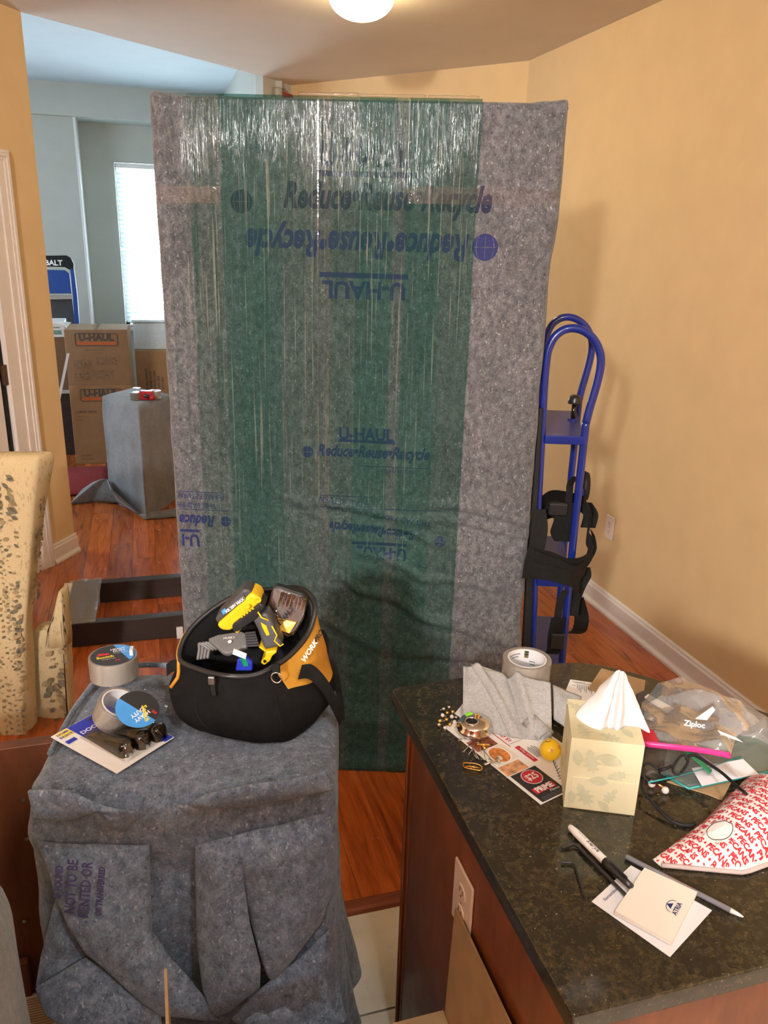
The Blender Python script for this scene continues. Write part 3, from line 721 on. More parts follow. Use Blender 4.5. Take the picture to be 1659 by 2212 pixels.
# ---------------------------------------------------------------- blue hand truck at the slab's right edge
ht = wthing('hand_truck', 'blue steel hand truck with loop handles standing against the wrapped slab', 'hand truck', (1.233,2.1171,0.4422)[:2]+(0,))
nT = Vector((math.cos(sa), math.sin(sa), 0)); nN = Vector((-math.sin(sa), math.cos(sa), 0)); s0 = Vector((.0516, 2.471, 0))
def H(u, z, off): return s0+nT*u+nN*off+Vector((0, 0, z))
def side_frame(du, off):
    front = [(1.190, .02), (1.172, .44), (1.150, .80), (1.134, 1.21), (1.128, 1.36), (1.128, 1.44)]
    arch = [(1.133, 1.475), (1.147, 1.505), (1.170, 1.524), (1.196, 1.530), (1.224, 1.525), (1.252, 1.508), (1.272, 1.484), (1.285, 1.455), (1.289, 1.425), (1.286, 1.385)]
    rear = [(1.279, 1.34), (1.270, 1.29), (1.265, 1.25), (1.264, 1.20), (1.266, .74), (1.275, .30), (1.282, .02)]
    pts = [H(u+du, z, off) for u, z in front+arch+rear]
    mb = MB(); mb.tube(catmull(pts, 4), .0125, 10); return mb
for du, off in ((0, .06), (.052, .46)): obj('side_frame', side_frame(du, off), m_blue, ht, smooth=True)
def ht_plate(z, u0, u1, lip=.024):
    mb = MB(); q = [H(u0, z, .06), H(u1, z, .06), H(u1+.05, z, .46), H(u0+.05, z, .46)]; mb.prism([p-Vector((0, 0, .004)) for p in q], (0, 0, .004)); obj('shelf_plate', mb, m_blueplate, ht)
    mb = MB(); mb.box((-.5*(u1-u0), -.008, -lip), (.5*(u1-u0), .008, .003), Mat(H((u0+u1)/2, z, .05), nT, nN)); obj('cross_bar', mb, m_blue, ht, bevel=.003)
ht_plate(1.208, 1.142, 1.262); ht_plate(.735, 1.160, 1.262); ht_plate(.405, 1.178, 1.272)
mb = MB(); mb.box((-.075, -.2, 0), (.06, .2, .008), Mat(H(1.235, .005, .26), nT, nN)); obj('toe_plate', mb, m_blue, ht)
mb = MB(); mb.prism([H(1.114, 1.295, .035), H(1.128, 1.295, .035), H(1.146, .75, .035), H(1.166, .40, .035), H(1.182, .06, .035), H(1.160, .06, .035), H(1.135, .40, .035), H(1.123, .75, .035)], nN*.03); obj('rubber_strip', mb, m_rubber, ht, bevel=.004)
mb = MB(); mb.tube([H(1.270, 1.212, .30), H(1.270, 1.262, .30)], .008, 10); k_ = obj('latch_pin', mb, m_brownp, ht, smooth=True)
mb = MB(); mb.lathe([(0, .022), (.014, .022), (.019, .014), (.022, 0), (.022, -.006), (0, -.006)], 18, Matrix.Translation(H(1.270, 1.270, .30))); obj('knob', mb, m_blackp, k_, smooth=True)
mb = MB(); mb.tube([H(1.27, 1.208, .30), H(1.27, 1.214, .30)], .017, 14); obj('knob_base', mb, m_blue, k_)
mb = MB(); mb.lathe([(.010, -.010), (.038, -.014), (.043, 0), (.038, .014), (.010, .010), (.010, -.010)], 20, Mat(H(1.30, 1.02, .16), nN, (0, 0, 1)) @ Matrix.Scale(1.2, 4, (0, 1, 0))); obj('wheel', mb, m_rubber, ht, smooth=True)
obj('wheel_bracket', MB().tube([H(1.30, 1.02, .16), H(1.28, 1.02, .07)], .006, 6), m_blue, ht)
# black webbing tangled round it
st = wthing('webbing_strap', 'black webbing strap knotted and hanging around the blue hand truck', 'strap', (1.1955,2.1088,0.7608))
def strap(pts, w, wd=(0, 0, 1), th=.003, n=6, name='strap_loop'):
    q = catmull(pts, n); mb = MB(); mb.ribbon(q, tuple(Vector(wd)*w), th); obj(name, mb, m_black, st, smooth=False, bevel=.0008)
strap([(1.176,2.1896,0.9704), (1.2369,2.2321,0.9768), (1.3074,2.2501,0.962), (1.3115,2.1641,0.9699), (1.3319,2.1359,0.9306), (1.3178,2.1196,0.8741), (1.3304,2.0941,0.8429), (1.2913,2.0759,0.8057), (1.2257,2.0667,0.804), (1.166,2.0661,0.8314), (1.1062,2.0762,0.845)], .05)
strap([(1.0954,2.0799,0.8444), (1.1255,2.0642,0.8295), (1.1767,2.0519,0.8113), (1.2383,2.0412,0.785), (1.2983,2.084,0.7858), (1.3372,2.1341,0.8109)], .058)
strap([(1.0895,2.0766,0.823), (1.1189,2.0612,0.8002), (1.1682,2.0463,0.7893), (1.2281,2.0342,0.7701), (1.28,2.0692,0.7293)], .052)
strap([(1.1336,2.1196,0.9805), (1.1345,2.0981,0.9268), (1.1219,2.0813,0.8725), (1.1081,2.0755,0.8218), (1.1057,2.0763,0.7669)], .05, tuple(nT))
strap([(1.2577,2.1826,0.9753), (1.2582,2.1613,0.9271), (1.2514,2.1636,0.8792), (1.2657,2.1587,0.8478)], .075, tuple(nT))
strap([(1.2064,2.2214,0.9263), (1.2276,2.193,0.9502), (1.2609,2.1604,0.943), (1.296,2.1483,0.9131)], .06)
strap([(1.3617,2.2314,0.9531), (1.386,2.2231,0.9136), (1.3715,2.2069,0.871)], .05, tuple(nT))
strap([(1.3548,2.1492,0.8766), (1.3655,2.1455,0.8286), (1.3369,2.1342,0.7865)], .06, tuple(nN))
strap([(1.3417,2.1537,0.7535), (1.3479,2.1516,0.7206), (1.3237,2.1387,0.6899), (1.3117,2.1429,0.6354), (1.3055,2.1344,0.589)], .04, tuple(nT))
strap([(1.3495,2.1933,0.6258), (1.3835,2.2027,0.5479), (1.3665,2.1769,0.5093), (1.3201,2.14,0.5191)], .05, tuple(nT))
strap([(1.2557,2.1093,0.6979), (1.2374,2.105,0.6604), (1.2298,2.097,0.5984), (1.2228,2.0889,0.5612)], .024, tuple(nT))
strap([(1.2164,2.0699,0.6213), (1.2112,2.0717,0.5544), (1.2026,2.0535,0.5145), (1.1849,2.0385,0.5129)], .045, tuple(nT))
strap([(1.3272,2.2433,1.0397), (1.2867,2.2044,1.0296), (1.2773,2.1864,0.9964), (1.2716,2.1778,0.9759)], .022, tuple(nT))
obj('buckle', MB().box((-.03, -.02, -.008), (.03, .02, .008), Mat((1.2266,2.1616,0.9606), nT, (0, 0, 1))), m_blackp, st, bevel=.004)
obj('buckle', MB().box((-.022, -.028, -.008), (.022, .028, .008), Mat((1.2108,2.0507,0.5485), nT, (0, 0, 1))), m_blackp, st, bevel=.004)
# ---------------------------------------------------------------- stone island
IH = .914
isl = wthing('kitchen_island', 'dark cherry kitchen island base under the granite worktop', 'kitchen island', (.8, .95, 0))
IX, IY0, IY1 = .455, .625, 1.29
mb = MB(); mb.prism([(x, y, 0) for x, y in ((IX+.004, IY0+.004), (IX+.004, IY1-.006), (.80, IY1-.004), (.90, 1.23), (1.05, 1.06), (1.18, .88), (1.26, .74), (1.29, IY0+.004))], (0, 0, IH-.033)); obj('body', mb, m_cherry, isl)
obj('corner_post', MB().box((IX-.004, IY1-.026, 0), (IX+.024, IY1+.002, IH-.033)), m_cherry, isl, bevel=.004)
obj('corner_bead', MB().box((IX-.010, IY1-.012, 0), (IX-.004, IY1-.004, IH-.033)), m_cherry, isl, bevel=.002)
obj('side_panel', MB().box((IX-.002, IY0+.03, .0), (IX+.004, IY1-.026, IH-.033)), m_cherry, isl)
mb = MB(); mb.box((IX+.02, IY0-.001, .1), (.86, IY0+.004, IH-.05)); obj('cabinet_door', mb, m_cherry, isl, bevel=.003)
wt_ = MB(); out = [(.421, .590), (.421, 1.318), (.430, 1.326), (.62, 1.333), (.80, 1.338), (.845, 1.330), (.885, 1.308), (.93, 1.270), (.97, 1.225), (1.02, 1.165), (1.09, 1.085), (1.15, 1.01), (1.22, .90), (1.30, .76), (1.36, .588)]
wt_.prism([(x, y, IH-.032) for x, y in out], (0, 0, .032))
tag(obj('granite_worktop', wt_, m_granite, None, bevel=.004), 'polished dark brown granite worktop of the kitchen island', 'countertop')
outlet('island_outlet', 'almond double outlet on the cherry island side', Mat((IX-.002, .975, .704), (0, -1, 0), (0, 0, 1)), .078, .124)
# ---------------------------------------------------------------- box under a blue-grey moving pad, left foreground
BT = .85
ba = math.radians(-13)
bO = Vector((-.246, 1.263, 0)); bX = Vector((math.cos(ba), math.sin(ba), 0)); bY = Vector((-math.sin(ba), math.cos(ba), 0))
def B(x, y, z): return bO+bX*x+bY*y+Vector((0, 0, z))
cbx = wthing('padded_box', 'large box draped and taped in a blue-grey moving pad, tool bag on top', 'padded box', tuple(B(.26, .2, 0)))
bw, bd = .527, .40
def rr(t, w, d, r):
    """point and outward normal on a rounded rectangle 0..w, 0..d (t from 0 to 1, starting front left)"""
    per = [w-2*r, PI*r/2, d-2*r, PI*r/2]*2; per = [w-2*r, PI*r/2, d-2*r, PI*r/2, w-2*r, PI*r/2, d-2*r, PI*r/2]
    s = t*sum(per); cs_ = [(w-r, r, -PI/2), (w-r, d-r, 0), (r, d-r, PI/2), (r, r, PI)]
    for k in range(8):
        if s <= per[k] or k == 7:
            if k == 0: return (r+s, 0), (0, -1)
            if k == 2: return (w, r+s), (1, 0)
            if k == 4: return (w-r-s, d), (0, 1)
            if k == 6: return (0, d-r-s), (-1, 0)
            cx, cy, a0 = cs_[k//2]; a = a0+s/r
            return (cx+r*math.cos(a), cy+r*math.sin(a)), (math.cos(a), math.sin(a))
        s -= per[k]
NT = 160
def drape(u, v):
    (x, y), (nx, ny) = rr(u, bw, bd, .035)
    if v < .18:      # top: from the middle outwards
        k = v/.18; px = bw/2+(x-bw/2)*k; py = bd/2+(y-bd/2)*k
        z = BT-.002+.004*fn3((px*6, py*6, 0))*(1-k*.3)+.002*fn3((px*22, py*22, 3))-.012*max(0, k-.75)/.25
        return B(px, py, z)
    k = (v-.18)/.82; z = BT-.012-(BT-.012)*k
    fold = .5+.5*math.sin(u*62+2.5*math.sin(u*17)+k*1.5)
    fl = .012+.035*k**1.5*fold+.06*max(0, k-.62)**1.3*2
    if ny < -.5: fl += .012*math.exp(-((k-.10)/.05)**2)-.008*math.exp(-((k-.2)/.06)**2)
    if nx > .5: fl -= .012
    if ny > .5: fl *= .15
    fl += .01*fn3((u*14, k*7, 2))
    if k < .05: fl *= math.sqrt(k/.05)
    return B(x+nx*fl, y+ny*fl, z+.004*fn3((u*30, k*9, 8)))
mb = MB(); mb.grid(NT, 64, drape, True)
obj('moving_pad', mb, m_feltB, cbx, smooth=True)
def fsheet(name, pts, cuts=4, amp=.006, freq=14, bulge=.012, mat_=None, solid=.007, par=None):
    return obj(name, sheet(pts, cuts, amp, freq, bulge, -bY), mat_ or m_feltB, par or cbx, smooth=True, solid=solid)
# layers of the pad folded over the front
fsheet('pad_fold', [(-0.2376,1.2252,0.8694), (-0.171,1.1944,0.8763), (-0.125,1.1786,0.8556), (-0.0602,1.1688,0.8346), (-0.0901,1.1757,0.802), (-0.1116,1.1755,0.8114), (-0.1277,1.1741,0.8467), (-0.1792,1.2168,0.8061), (-0.2349,1.2317,0.8131)], bulge=.006)
fsheet('pad_fold', [(-0.2363,1.2382,0.7568), (-0.1617,1.2148,0.7507), (-0.0523,1.1772,0.7579), (-0.0564,1.173,0.6585), (-0.0593,1.1583,0.5909), (-0.0274,1.1407,0.5349), (0.0224,1.1138,0.4655), (0.0438,1.0986,0.4212), (-0.0552,1.1163,0.4369), (-0.121,1.1418,0.5092), (-0.1665,1.1574,0.5687), (-0.1922,1.1685,0.626), (-0.2102,1.1932,0.6771), (-0.2176,1.2154,0.6983)], bulge=.02)
fsheet('pad_fold', [(-0.2075,1.2182,0.6651), (-0.1868,1.198,0.5844), (-0.1706,1.184,0.5394), (-0.2318,1.1673,0.5239), (-0.2572,1.1732,0.5014), (-0.2467,1.2016,0.5441), (-0.2201,1.216,0.6272)], bulge=.01)
fsheet('pad_fold', [(-0.2566,1.1628,0.5098), (-0.1727,1.1691,0.5495), (-0.1184,1.1463,0.4926), (-0.0553,1.1163,0.4358), (-0.0529,1.0953,0.4175), (-0.1819,1.1045,0.443), (-0.2391,1.128,0.4865)], bulge=.02)
fsheet('pad_fold', [(0.026,1.1643,0.7518), (0.0855,1.1505,0.7713), (0.0984,1.1322,0.7398), (0.1,1.1216,0.6992), (0.107,1.0994,0.6169), (0.1212,1.0858,0.5433), (0.1185,1.0865,0.4896), (0.0686,1.0929,0.4424), (0.0378,1.1,0.4304), (0.0235,1.1187,0.4815), (0.0195,1.1401,0.5779)], bulge=.02)
fsheet('pad_fold', [(0.0624,1.161,0.7605), (0.1876,1.1321,0.7944), (0.2483,1.1283,0.8046), (0.262,1.1252,0.7599), (0.2573,1.1263,0.626), (0.2349,1.1212,0.5615), (0.1882,1.1012,0.5296), (0.1446,1.0958,0.4823), (0.1361,1.0927,0.4993), (0.1124,1.1135,0.6013), (0.0968,1.1325,0.6848)], bulge=.02)
fsheet('pad_fold', [(0.1897,1.1111,0.5022), (0.2531,1.117,0.5501), (0.2665,1.0831,0.4267), (0.2707,1.0514,0.3988), (0.1127,1.057,0.4103), (0.067,1.0778,0.4386), (0.1183,1.0865,0.4787)], bulge=.02)
fsheet('pad_fold', [(0.0154,1.1513,0.852), (0.0423,1.1451,0.8674), (0.1332,1.1293,0.8881), (0.242,1.1195,0.8957), (0.2548,1.1217,0.8568), (0.1643,1.1324,0.847), (0.0718,1.1486,0.8336), (0.0301,1.148,0.8452)], bulge=.004)
# stitched rolled edge along the left of the top
mb = MB(); mb.tube(catmull([B(.004, .10, BT-.004), B(.004, .16, BT-.002), B(.008, .26, BT+.002), B(.03, .36, BT+.004), B(.09, .415, BT), B(.2, .41, BT)], 6), .006, 8); obj('pad_hem', mb, m_feltB, cbx, smooth=True)
# faded print on the pad
fM = Mat((-0.1717,1.1658,0.7277), (bX*.18-Vector((0, 0, 1))).normalized(), (bX+Vector((0, 0, .18))).normalized())
fM = Mat((-0.1661,1.1676,0.7345), (Vector((0, 0, 1))+bX*.15).normalized(), (-bX+Vector((0, 0, .15))).normalized())
for k, (tx, sz) in enumerate((('IF FOUND', .017), ('NOT TO BE', .024), ('RENTED OR', .024), ('OR TRANSFERRED', .014))):
    obj('print', text_mb(tx, sz, lambda u, v, k=k: fM @ Vector((u-.02, .032-.024*k+v, .004+.010*k-.002*k*k)), bold=.0008, sx=.9), m_inkp, cbx)
# clear tape round the front
mb = MB(); mb.grid(40, 3, lambda a, b: Vector((-0.2263,1.1907,0.8182)).lerp(Vector((0.2511,1.0805,0.8766)), a)+Vector((0, 0, .055*(b-.5)-.012*math.sin(a*PI)))+bY*(.004*fn3((a*9, b*2, 1))))
obj('clear_tape', mb, m_clear, cbx, smooth=True)
mb = MB(); mb.grid(24, 3, lambda a, b: Vector((0.019,1.0735,0.4536)).lerp(Vector((0.2287,1.0508,0.497)), a)+Vector((0, 0, .07*(b-.5)))+bY*(.01*fn3((a*7, b*2, 4)))); obj('clear_tape', mb, m_cling, cbx, smooth=True)
mb = MB(); mb.grid(4, 20, lambda a, b: Vector((0.248,1.1182,0.572)).lerp(Vector((0.2311,1.0605,0.4073)), b)+bX*.02*a+bY*.006*fn3((a*3, b*9, 2))); obj('clear_tape', mb, m_cling, cbx, smooth=True)
# ---------------------------------------------------------------- tool bag on the box
TB = .857
tb = wthing('tool_bag', 'black and yellow canvas tool bag standing open on the padded box', 'tool bag', (0.1671,1.3852,0.857))
rim = [(0.0536,1.3513,0.9871), (0.0215,1.4027,0.9857), (0.036,1.4401,1.0143), (0.0819,1.4681,1.0458), (0.1477,1.4798,1.0741), (0.2207,1.4684,1.0831), (0.2654,1.4446,1.0892), (0.2823,1.3977,1.0744), (0.265,1.3664,1.0346), (0.227,1.336,1.0084), (0.1861,1.3117,0.9965), (0.1462,1.3028,0.9885), (0.0993,1.3116,0.9898)]
midr = [(0.0287,1.3536,0.9231), (0.0157,1.4045,0.9402), (0.0246,1.454,0.9523), (0.0712,1.4922,0.9679), (0.148,1.511,0.9651), (0.2238,1.4988,0.9699), (0.2888,1.4689,0.973), (0.3137,1.4197,0.9464), (0.2964,1.3622,0.9466), (0.2673,1.3239,0.9519), (0.2104,1.294,0.9573), (0.1505,1.2754,0.9624), (0.0815,1.296,0.9532)]
botr = [(0.048,1.3554,0.857), (0.0367,1.4003,0.857), (0.0376,1.4478,0.857), (0.0684,1.4946,0.857), (0.125,1.5075,0.857), (0.2025,1.5005,0.857), (0.2668,1.4696,0.857), (0.303,1.4232,0.857), (0.2987,1.3845,0.857), (0.2741,1.339,0.857), (0.2294,1.292,0.857), (0.1806,1.2795,0.857), (0.1129,1.3053,0.857)]
R1, R2, R3 = (catmull(r, 5, True) for r in (rim, midr, botr))
nb = len(R1); tc = sum(R3, Vector())/nb
def bagpt(i, v):
    i %= nb; a, b, c = R1[i], R2[i], R3[i]
    if v < .5: p = a.lerp(b, v*2)
    else:
        k = (v-.5)*2; p = b.lerp(c, k); o_ = (p-tc); o_.z = 0; p += o_.normalized()*.022*math.sin(k*PI)
    return p+Vector((0, 0, .004*fn3(p, 25)))+(p-tc).normalized()*.009*fn3(p+Vector((2, 1, 0)), 17)*math.sin(v*PI)
yel = lambda i, v: (33 <= i < 50 and v < (.62 if i < 44 else .5))
for name, mt, sel in (('bag_body', m_blackc, lambda i, v: not yel(i, v)), ('side_panel', m_yellowc, yel)):
    mb = MB(); VV = 20
    for j in range(VV):
        for i in range(nb):
            if sel(i, (j+.5)/VV):
                q = [bagpt(i, j/VV), bagpt(i+1, j/VV), bagpt(i+1, (j+1)/VV), bagpt(i, (j+1)/VV)]; mb.add(q, [(0, 1, 2, 3)])
    if name == 'bag_body': mb.add(R3, [tuple(range(nb))])
    obj(name, mb, mt, tb, smooth=True)
mb = MB(); ins = []
for j, (sc, dz) in enumerate(((1, .001), (.95, -.01), (.86, -.06), (.72, None))):
    ins.append([Vector((tc.x+(p.x-tc.x)*sc, tc.y+(p.y-tc.y)*sc, (p.z+dz) if dz is not None else TB+.02)) for p in R1])
for j in range(3):
    for i in range(nb): mb.add([ins[j][i], ins[j][(i+1) % nb], ins[j+1][(i+1) % nb], ins[j+1][i]], [(0, 1, 2, 3)])
mb.add(ins[3], [tuple(range(nb))]); obj('lining', mb, m_blackc, tb, smooth=True)
zp = [R1[i % nb].lerp(tc, .045)+Vector((0, 0, .003)) for i in range(30, 61)]
mb = MB(); mb.ribbon(zp, [((tc-p).normalized()*.028) for p in zp], .004); obj('zip_tape', mb, m_blackp, tb, smooth=True)
obj('zip_teeth', MB().tube([p+Vector((0, 0, .003)) for p in zp], .0022, 6), m_dkgrey, tb)
obj('rim_binding', MB().tube([p+Vector((0, 0, .002)) for p in R1], .0055, 7, True), m_blackp, tb, smooth=True)
mb = MB(); mb.tube([bagpt(i, .02)+(R1[i]-tc).normalized()*.003 for i in range(5, 17)]+[], .0042, 6); obj('piping', mb, m_orange, tb, smooth=True)
mb = MB(); mb.tube([bagpt(5, v) + (R1[5]-tc).normalized()*.003 for v in (0, .15, .3, .45, .6)], .0038, 6); obj('piping', mb, m_orange, tb, smooth=True)
def strap2(name, pts, wd, w, mt=None, n=6): mb = MB(); mb.ribbon(catmull(pts, n), tuple(Vector(wd).normalized()*w), .003); return obj(name, mb, mt or m_black, tb, bevel=.0008)
strap2('handle_strap', [(0.2348,1.3023,0.9865), (0.2567,1.3062,0.9814), (0.2812,1.3041,0.9513), (0.3023,1.3082,0.9052), (0.3211,1.3235,0.8585)], (.3, .2, .9), .028)
strap2('handle_strap', [(0.3031,1.4437,0.9967), (0.3128,1.4252,0.9786), (0.322,1.3963,0.9347), (0.3255,1.3639,0.8891), (0.3253,1.3327,0.8488)], (.95, -.29, 0), .013)
strap2('pull_tab', [(0.0234,1.4126,0.965), (0.0081,1.4276,0.9607), (-0.0046,1.4314,0.9501)], (0, 0, 1), .026)
strap2('zip_pull', [(0.0763,1.3049,0.991), (0.0746,1.3012,0.9771), (0.0759,1.2946,0.9626)], (.95, -.29, 0), .009)
for q in ((0.0728,1.3038,0.9902),): obj('zip_slider', MB().box((-.006, -.008, -.003), (.006, .008, .003), Mat(q, (.958, -.287, 0), (0, 0, 1))), m_steel, tb, bevel=.0015)
Rm = Mat((0.1875,1.2821,0.9927), (.958, -.287, 0), (0, .3, .95)); obj('ring', MB().tube([Rm @ Vector((.0095*math.cos(a), .0095*math.sin(a), 0)) for a in [2*PI*k/20 for k in range(20)]], .0015, 6, True), m_chrome, tb, smooth=True)
obj('ring_loop', MB().box((-.007, -.004, -.004), (.007, .014, .003), Mat((0.1884,1.287,1.0032), (.958, -.287, 0), (0, .3, .95))), m_black, tb, bevel=.001)
for ia, ib, v0, v1 in ((52, 54, .42, .98), (63, 61, .5, .9)):
    obj('seam', MB().tube([bagpt(ia, v0+(v1-v0)*k/10).lerp(bagpt(ib, v0+(v1-v0)*k/10), k/10)+Vector((-.0003, -.0012, .0003)) for k in range(11)], .0013, 5), m_black, tb, smooth=True)
# seams on the front
for pth in (((0.18,1.2634,0.9701), (0.1957,1.2587,0.9367), (0.2075,1.2656,0.898)), ((0.0452,1.333,0.9203), (0.0799,1.2934,0.918), (0.1354,1.2643,0.9182), (0.1851,1.2577,0.9224))):
    pass
lM = frame((0.2665,1.3555,1.0031), Vector((0.2822,1.3612,1.0222))-Vector((0.2554,1.3453,0.9899)), Vector((.25, -.9, .5)))
obj('print', text_mb('WORK', .015, onM(frame((0.2569,1.3344,1.0104), Vector((0.2696,1.3441,1.0226))-Vector((0.2507,1.33,1.0047)), (.35, -.9, .3)), .004), bold=.0006, shear=.2), m_wht, tb)
obj('print', text_mb('PRO', .015, onM(frame((0.2802,1.365,1.0226), Vector((0.2866,1.3735,1.0276))-Vector((0.2739,1.3564,1.0197)), (.35, -.9, .3)), .004), bold=.0006, shear=.2), m_blkp, tb)
# ---- what is in the bag
def vplate(pts, depth, d=(.287, .958, 0)):
    mb = MB(); mb.prism(pts, Vector(d)*depth); return mb
dr = wthing('cordless_drill', 'yellow and black cordless impact driver lying in the tool bag', 'power tool', (0.1525,1.3844,1.004))
obj('motor_housing', vplate([(0.0898,1.3844,1.0586), (0.0994,1.3815,1.0483), (0.1153,1.3767,1.0469), (0.1658,1.3616,1.0938), (0.1728,1.3595,1.1093), (0.1664,1.3614,1.1214), (0.1543,1.3651,1.1294)], .055), m_yellow, dr, bevel=.007)
obj('grip_sleeve', vplate([(0.089,1.3888,1.072), (0.0909,1.3882,1.0585), (0.1561,1.3687,1.1172), (0.1573,1.3684,1.1295), (0.1475,1.3713,1.1349), (0.1392,1.3738,1.1327)], .048), m_dkgrey, dr, bevel=.006)
obj('sticker', vplate([(0.1015,1.3793,1.0867), (0.1046,1.3784,1.0811), (0.1446,1.3664,1.1147), (0.1424,1.3671,1.1241)], .004), m_grey, dr, bevel=.001)
obj('sticker_blue', vplate([(0.1008,1.379,1.0907), (0.1038,1.3781,1.0832), (0.1107,1.376,1.0892), (0.1076,1.3769,1.0967)], .003), m_sky, dr)
sM = Mat((0.1251,1.3712,1.1023), (Vector((0.1422,1.3666,1.1177))-Vector((0.1081,1.3768,1.0862))).normalized(), Vector((0, 0, 0)))
dx = (Vector((0.1406,1.3671,1.1186))-Vector((0.1083,1.3768,1.091))).normalized(); dn = Vector((-.287, -.958, 0)); dx = (dx-dn*dx.dot(dn)).normalized()
obj('print', text_mb('XR 20V MAX', .008, onM(Mat((0.1251,1.3702,1.1037), dx, dn.cross(dx)), .0008), bold=.0003), m_wht, dr)
obj('side_grip', vplate([(0.1175,1.3677,1.0637), (0.1196,1.3671,1.0502), (0.1271,1.3648,1.0505), (0.1644,1.3537,1.0787), (0.1782,1.3496,1.1038), (0.1701,1.352,1.113)], .05), m_blackp, dr, bevel=.004)
for k in range(5):
    obj('vent', vplate([(0.1337,1.3608,1.0834), (0.1361,1.3601,1.0816), (0.1382,1.3594,1.0836), (0.1362,1.36,1.0863)], .003), m_yellow, dr)
    dr.children[-1].location = Vector(dr.children[-1].location)+dx*.0068*k
obj('name_plate', vplate([(0.1417,1.3584,1.1045), (0.1473,1.3567,1.0991), (0.1524,1.3552,1.1049), (0.1492,1.3561,1.1095)], .004), m_yellow, dr, bevel=.0008)
obj('lanyard_eye', MB().tube([Mat((0.1671,1.3612,1.1148), dx, dn.cross(dx)) @ Vector((.005*math.cos(a), .005*math.sin(a), 0)) for a in [2*PI*k/14 for k in range(14)]], .0018, 6, True), m_yellow, dr, smooth=True)
obj('nose', vplate([(0.1223,1.3778,1.0465), (0.128,1.3761,1.0389), (0.142,1.3719,1.0588), (0.1354,1.3738,1.0644)], .04), m_yellow, dr, bevel=.004)
obj('handle', vplate([(0.1523,1.3594,1.082), (0.1637,1.3518,1.0566), (0.1713,1.3422,1.0286), (0.1732,1.3385,1.0206), (0.2083,1.328,1.0306), (0.2006,1.3335,1.0442), (0.1927,1.3411,1.0701), (0.1816,1.3506,1.0935)], .036), m_dkgrey, dr, bevel=.006)
obj('handle_stripe', vplate([(0.1694,1.3465,1.0749), (0.1792,1.3435,1.0685), (0.1861,1.3404,1.0481), (0.1852,1.3407,1.0433), (0.1811,1.3419,1.0431), (0.1717,1.3458,1.0654)], .003), m_yellow, dr, bevel=.0008)
for pth in (((0.1649,1.3473,1.0969), (0.1712,1.3454,1.0857), (0.1835,1.3417,1.0804)), ((0.1888,1.338,1.0702), (0.1973,1.3334,1.0523), (0.1928,1.3337,1.0411), (0.2023,1.3288,1.0309), (0.2082,1.327,1.0359))):
    obj('handle_trim', MB().tube(pth, .0016, 6), m_yellow, dr, smooth=True)
obj('foot', vplate([(0.162,1.3377,1.0292), (0.1703,1.3352,1.0286), (0.1776,1.333,1.0201), (0.1943,1.3281,1.0235), (0.1958,1.3276,1.0187), (0.1874,1.3301,1.0107), (0.1839,1.3312,1.0008), (0.1729,1.3345,0.9906), (0.1655,1.3367,0.9962), (0.1749,1.3339,1.0093), (0.1742,1.334,1.018)], .05), m_yellow, dr, bevel=.003)
obj('screw', MB().lathe([(0, .002), (.003, .0015), (.0032, 0)], 10, Mat((0.1738,1.3331,1.001), dx, dn.cross(dx))), m_blackp, dr)
bc = wthing('bit_case', 'clear-lidded drill bit case upright in the tool bag', 'bit case', (0.2196,1.38,1.0381))
cpoly = [(0.1991,1.4018,1.1126), (0.2068,1.3995,1.1177), (0.2527,1.3857,1.1027), (0.2638,1.3824,1.0893), (0.254,1.3697,1.059), (0.2358,1.3647,1.0319), (0.2216,1.3658,1.0271), (0.2085,1.3728,1.037), (0.2036,1.3848,1.0593), (0.1823,1.3963,1.0699), (0.1867,1.395,1.0759), (0.1938,1.3981,1.0953)]
obj('tray', vplate([Vector(p)+Vector((.287, .958, 0))*.014 for p in cpoly], .016), m_blackp, bc, bevel=.003)
obj('lid', vplate(cpoly, .014), m_blister, bc, bevel=.003)
cM = Mat((0.2269,1.3835,1.0731), (.93, -.28, -.24), Vector((.287, .958, 0)).cross(Vector((.93, -.28, -.24)))*-1)
cx = (Vector((0.2527,1.3857,1.1007))-Vector((0.2017,1.401,1.1146))).normalized(); cn = Vector((-.287, -.958, 0)); cx = (cx-cn*cx.dot(cn)).normalized(); cy = cn.cross(cx)
cM = Mat(Vector((0.2281,1.391,1.0665)), cx, cy)
for r in range(5):
    for c in range(7):
        u, v = -.021+.0075*c, .030-.0135*r
        if r == 4 and c > 3: continue
        obj('bit', MB().lathe([(0, .006), (.0022, .006), (.0027, 0), (.0027, -.006), (0, -.006)], 8, cM @ Matrix.Translation((u, v, -.008)) @ Matrix.Rotation(PI/2, 4, 'X')), (m_gold, m_steel, m_hinge)[(r*3+c) % 3], bc)
obj('insert', vplate([(0.2084,1.3927,1.0569), (0.2417,1.3765,1.0522), (0.2276,1.3744,1.032), (0.2117,1.3813,1.0363)], .004), m_yellow, bc)
obj('print', text_mb('DEWALT', .014, onM(Mat(Vector((0.2188,1.3786,1.0645)), (cy+cx*.45).normalized(), cn.cross((cy+cx*.45).normalized())), .001), bold=.0004), m_blkp, bc)
hk = wthing('hex_key_set', 'grey folding hex key set lying in the tool bag', 'hex keys', (0.1157,1.3641,1.0192))
obj('holder', vplate([(0.0733,1.382,1.0365), (0.0927,1.3866,1.0397), (0.136,1.3841,1.0437), (0.1447,1.3763,1.0427), (0.1446,1.3502,1.0268), (0.107,1.3458,1.0182), (0.0973,1.3508,1.0207)], .012, (.1, .4, -.9)), m_grey, hk, bevel=.004)
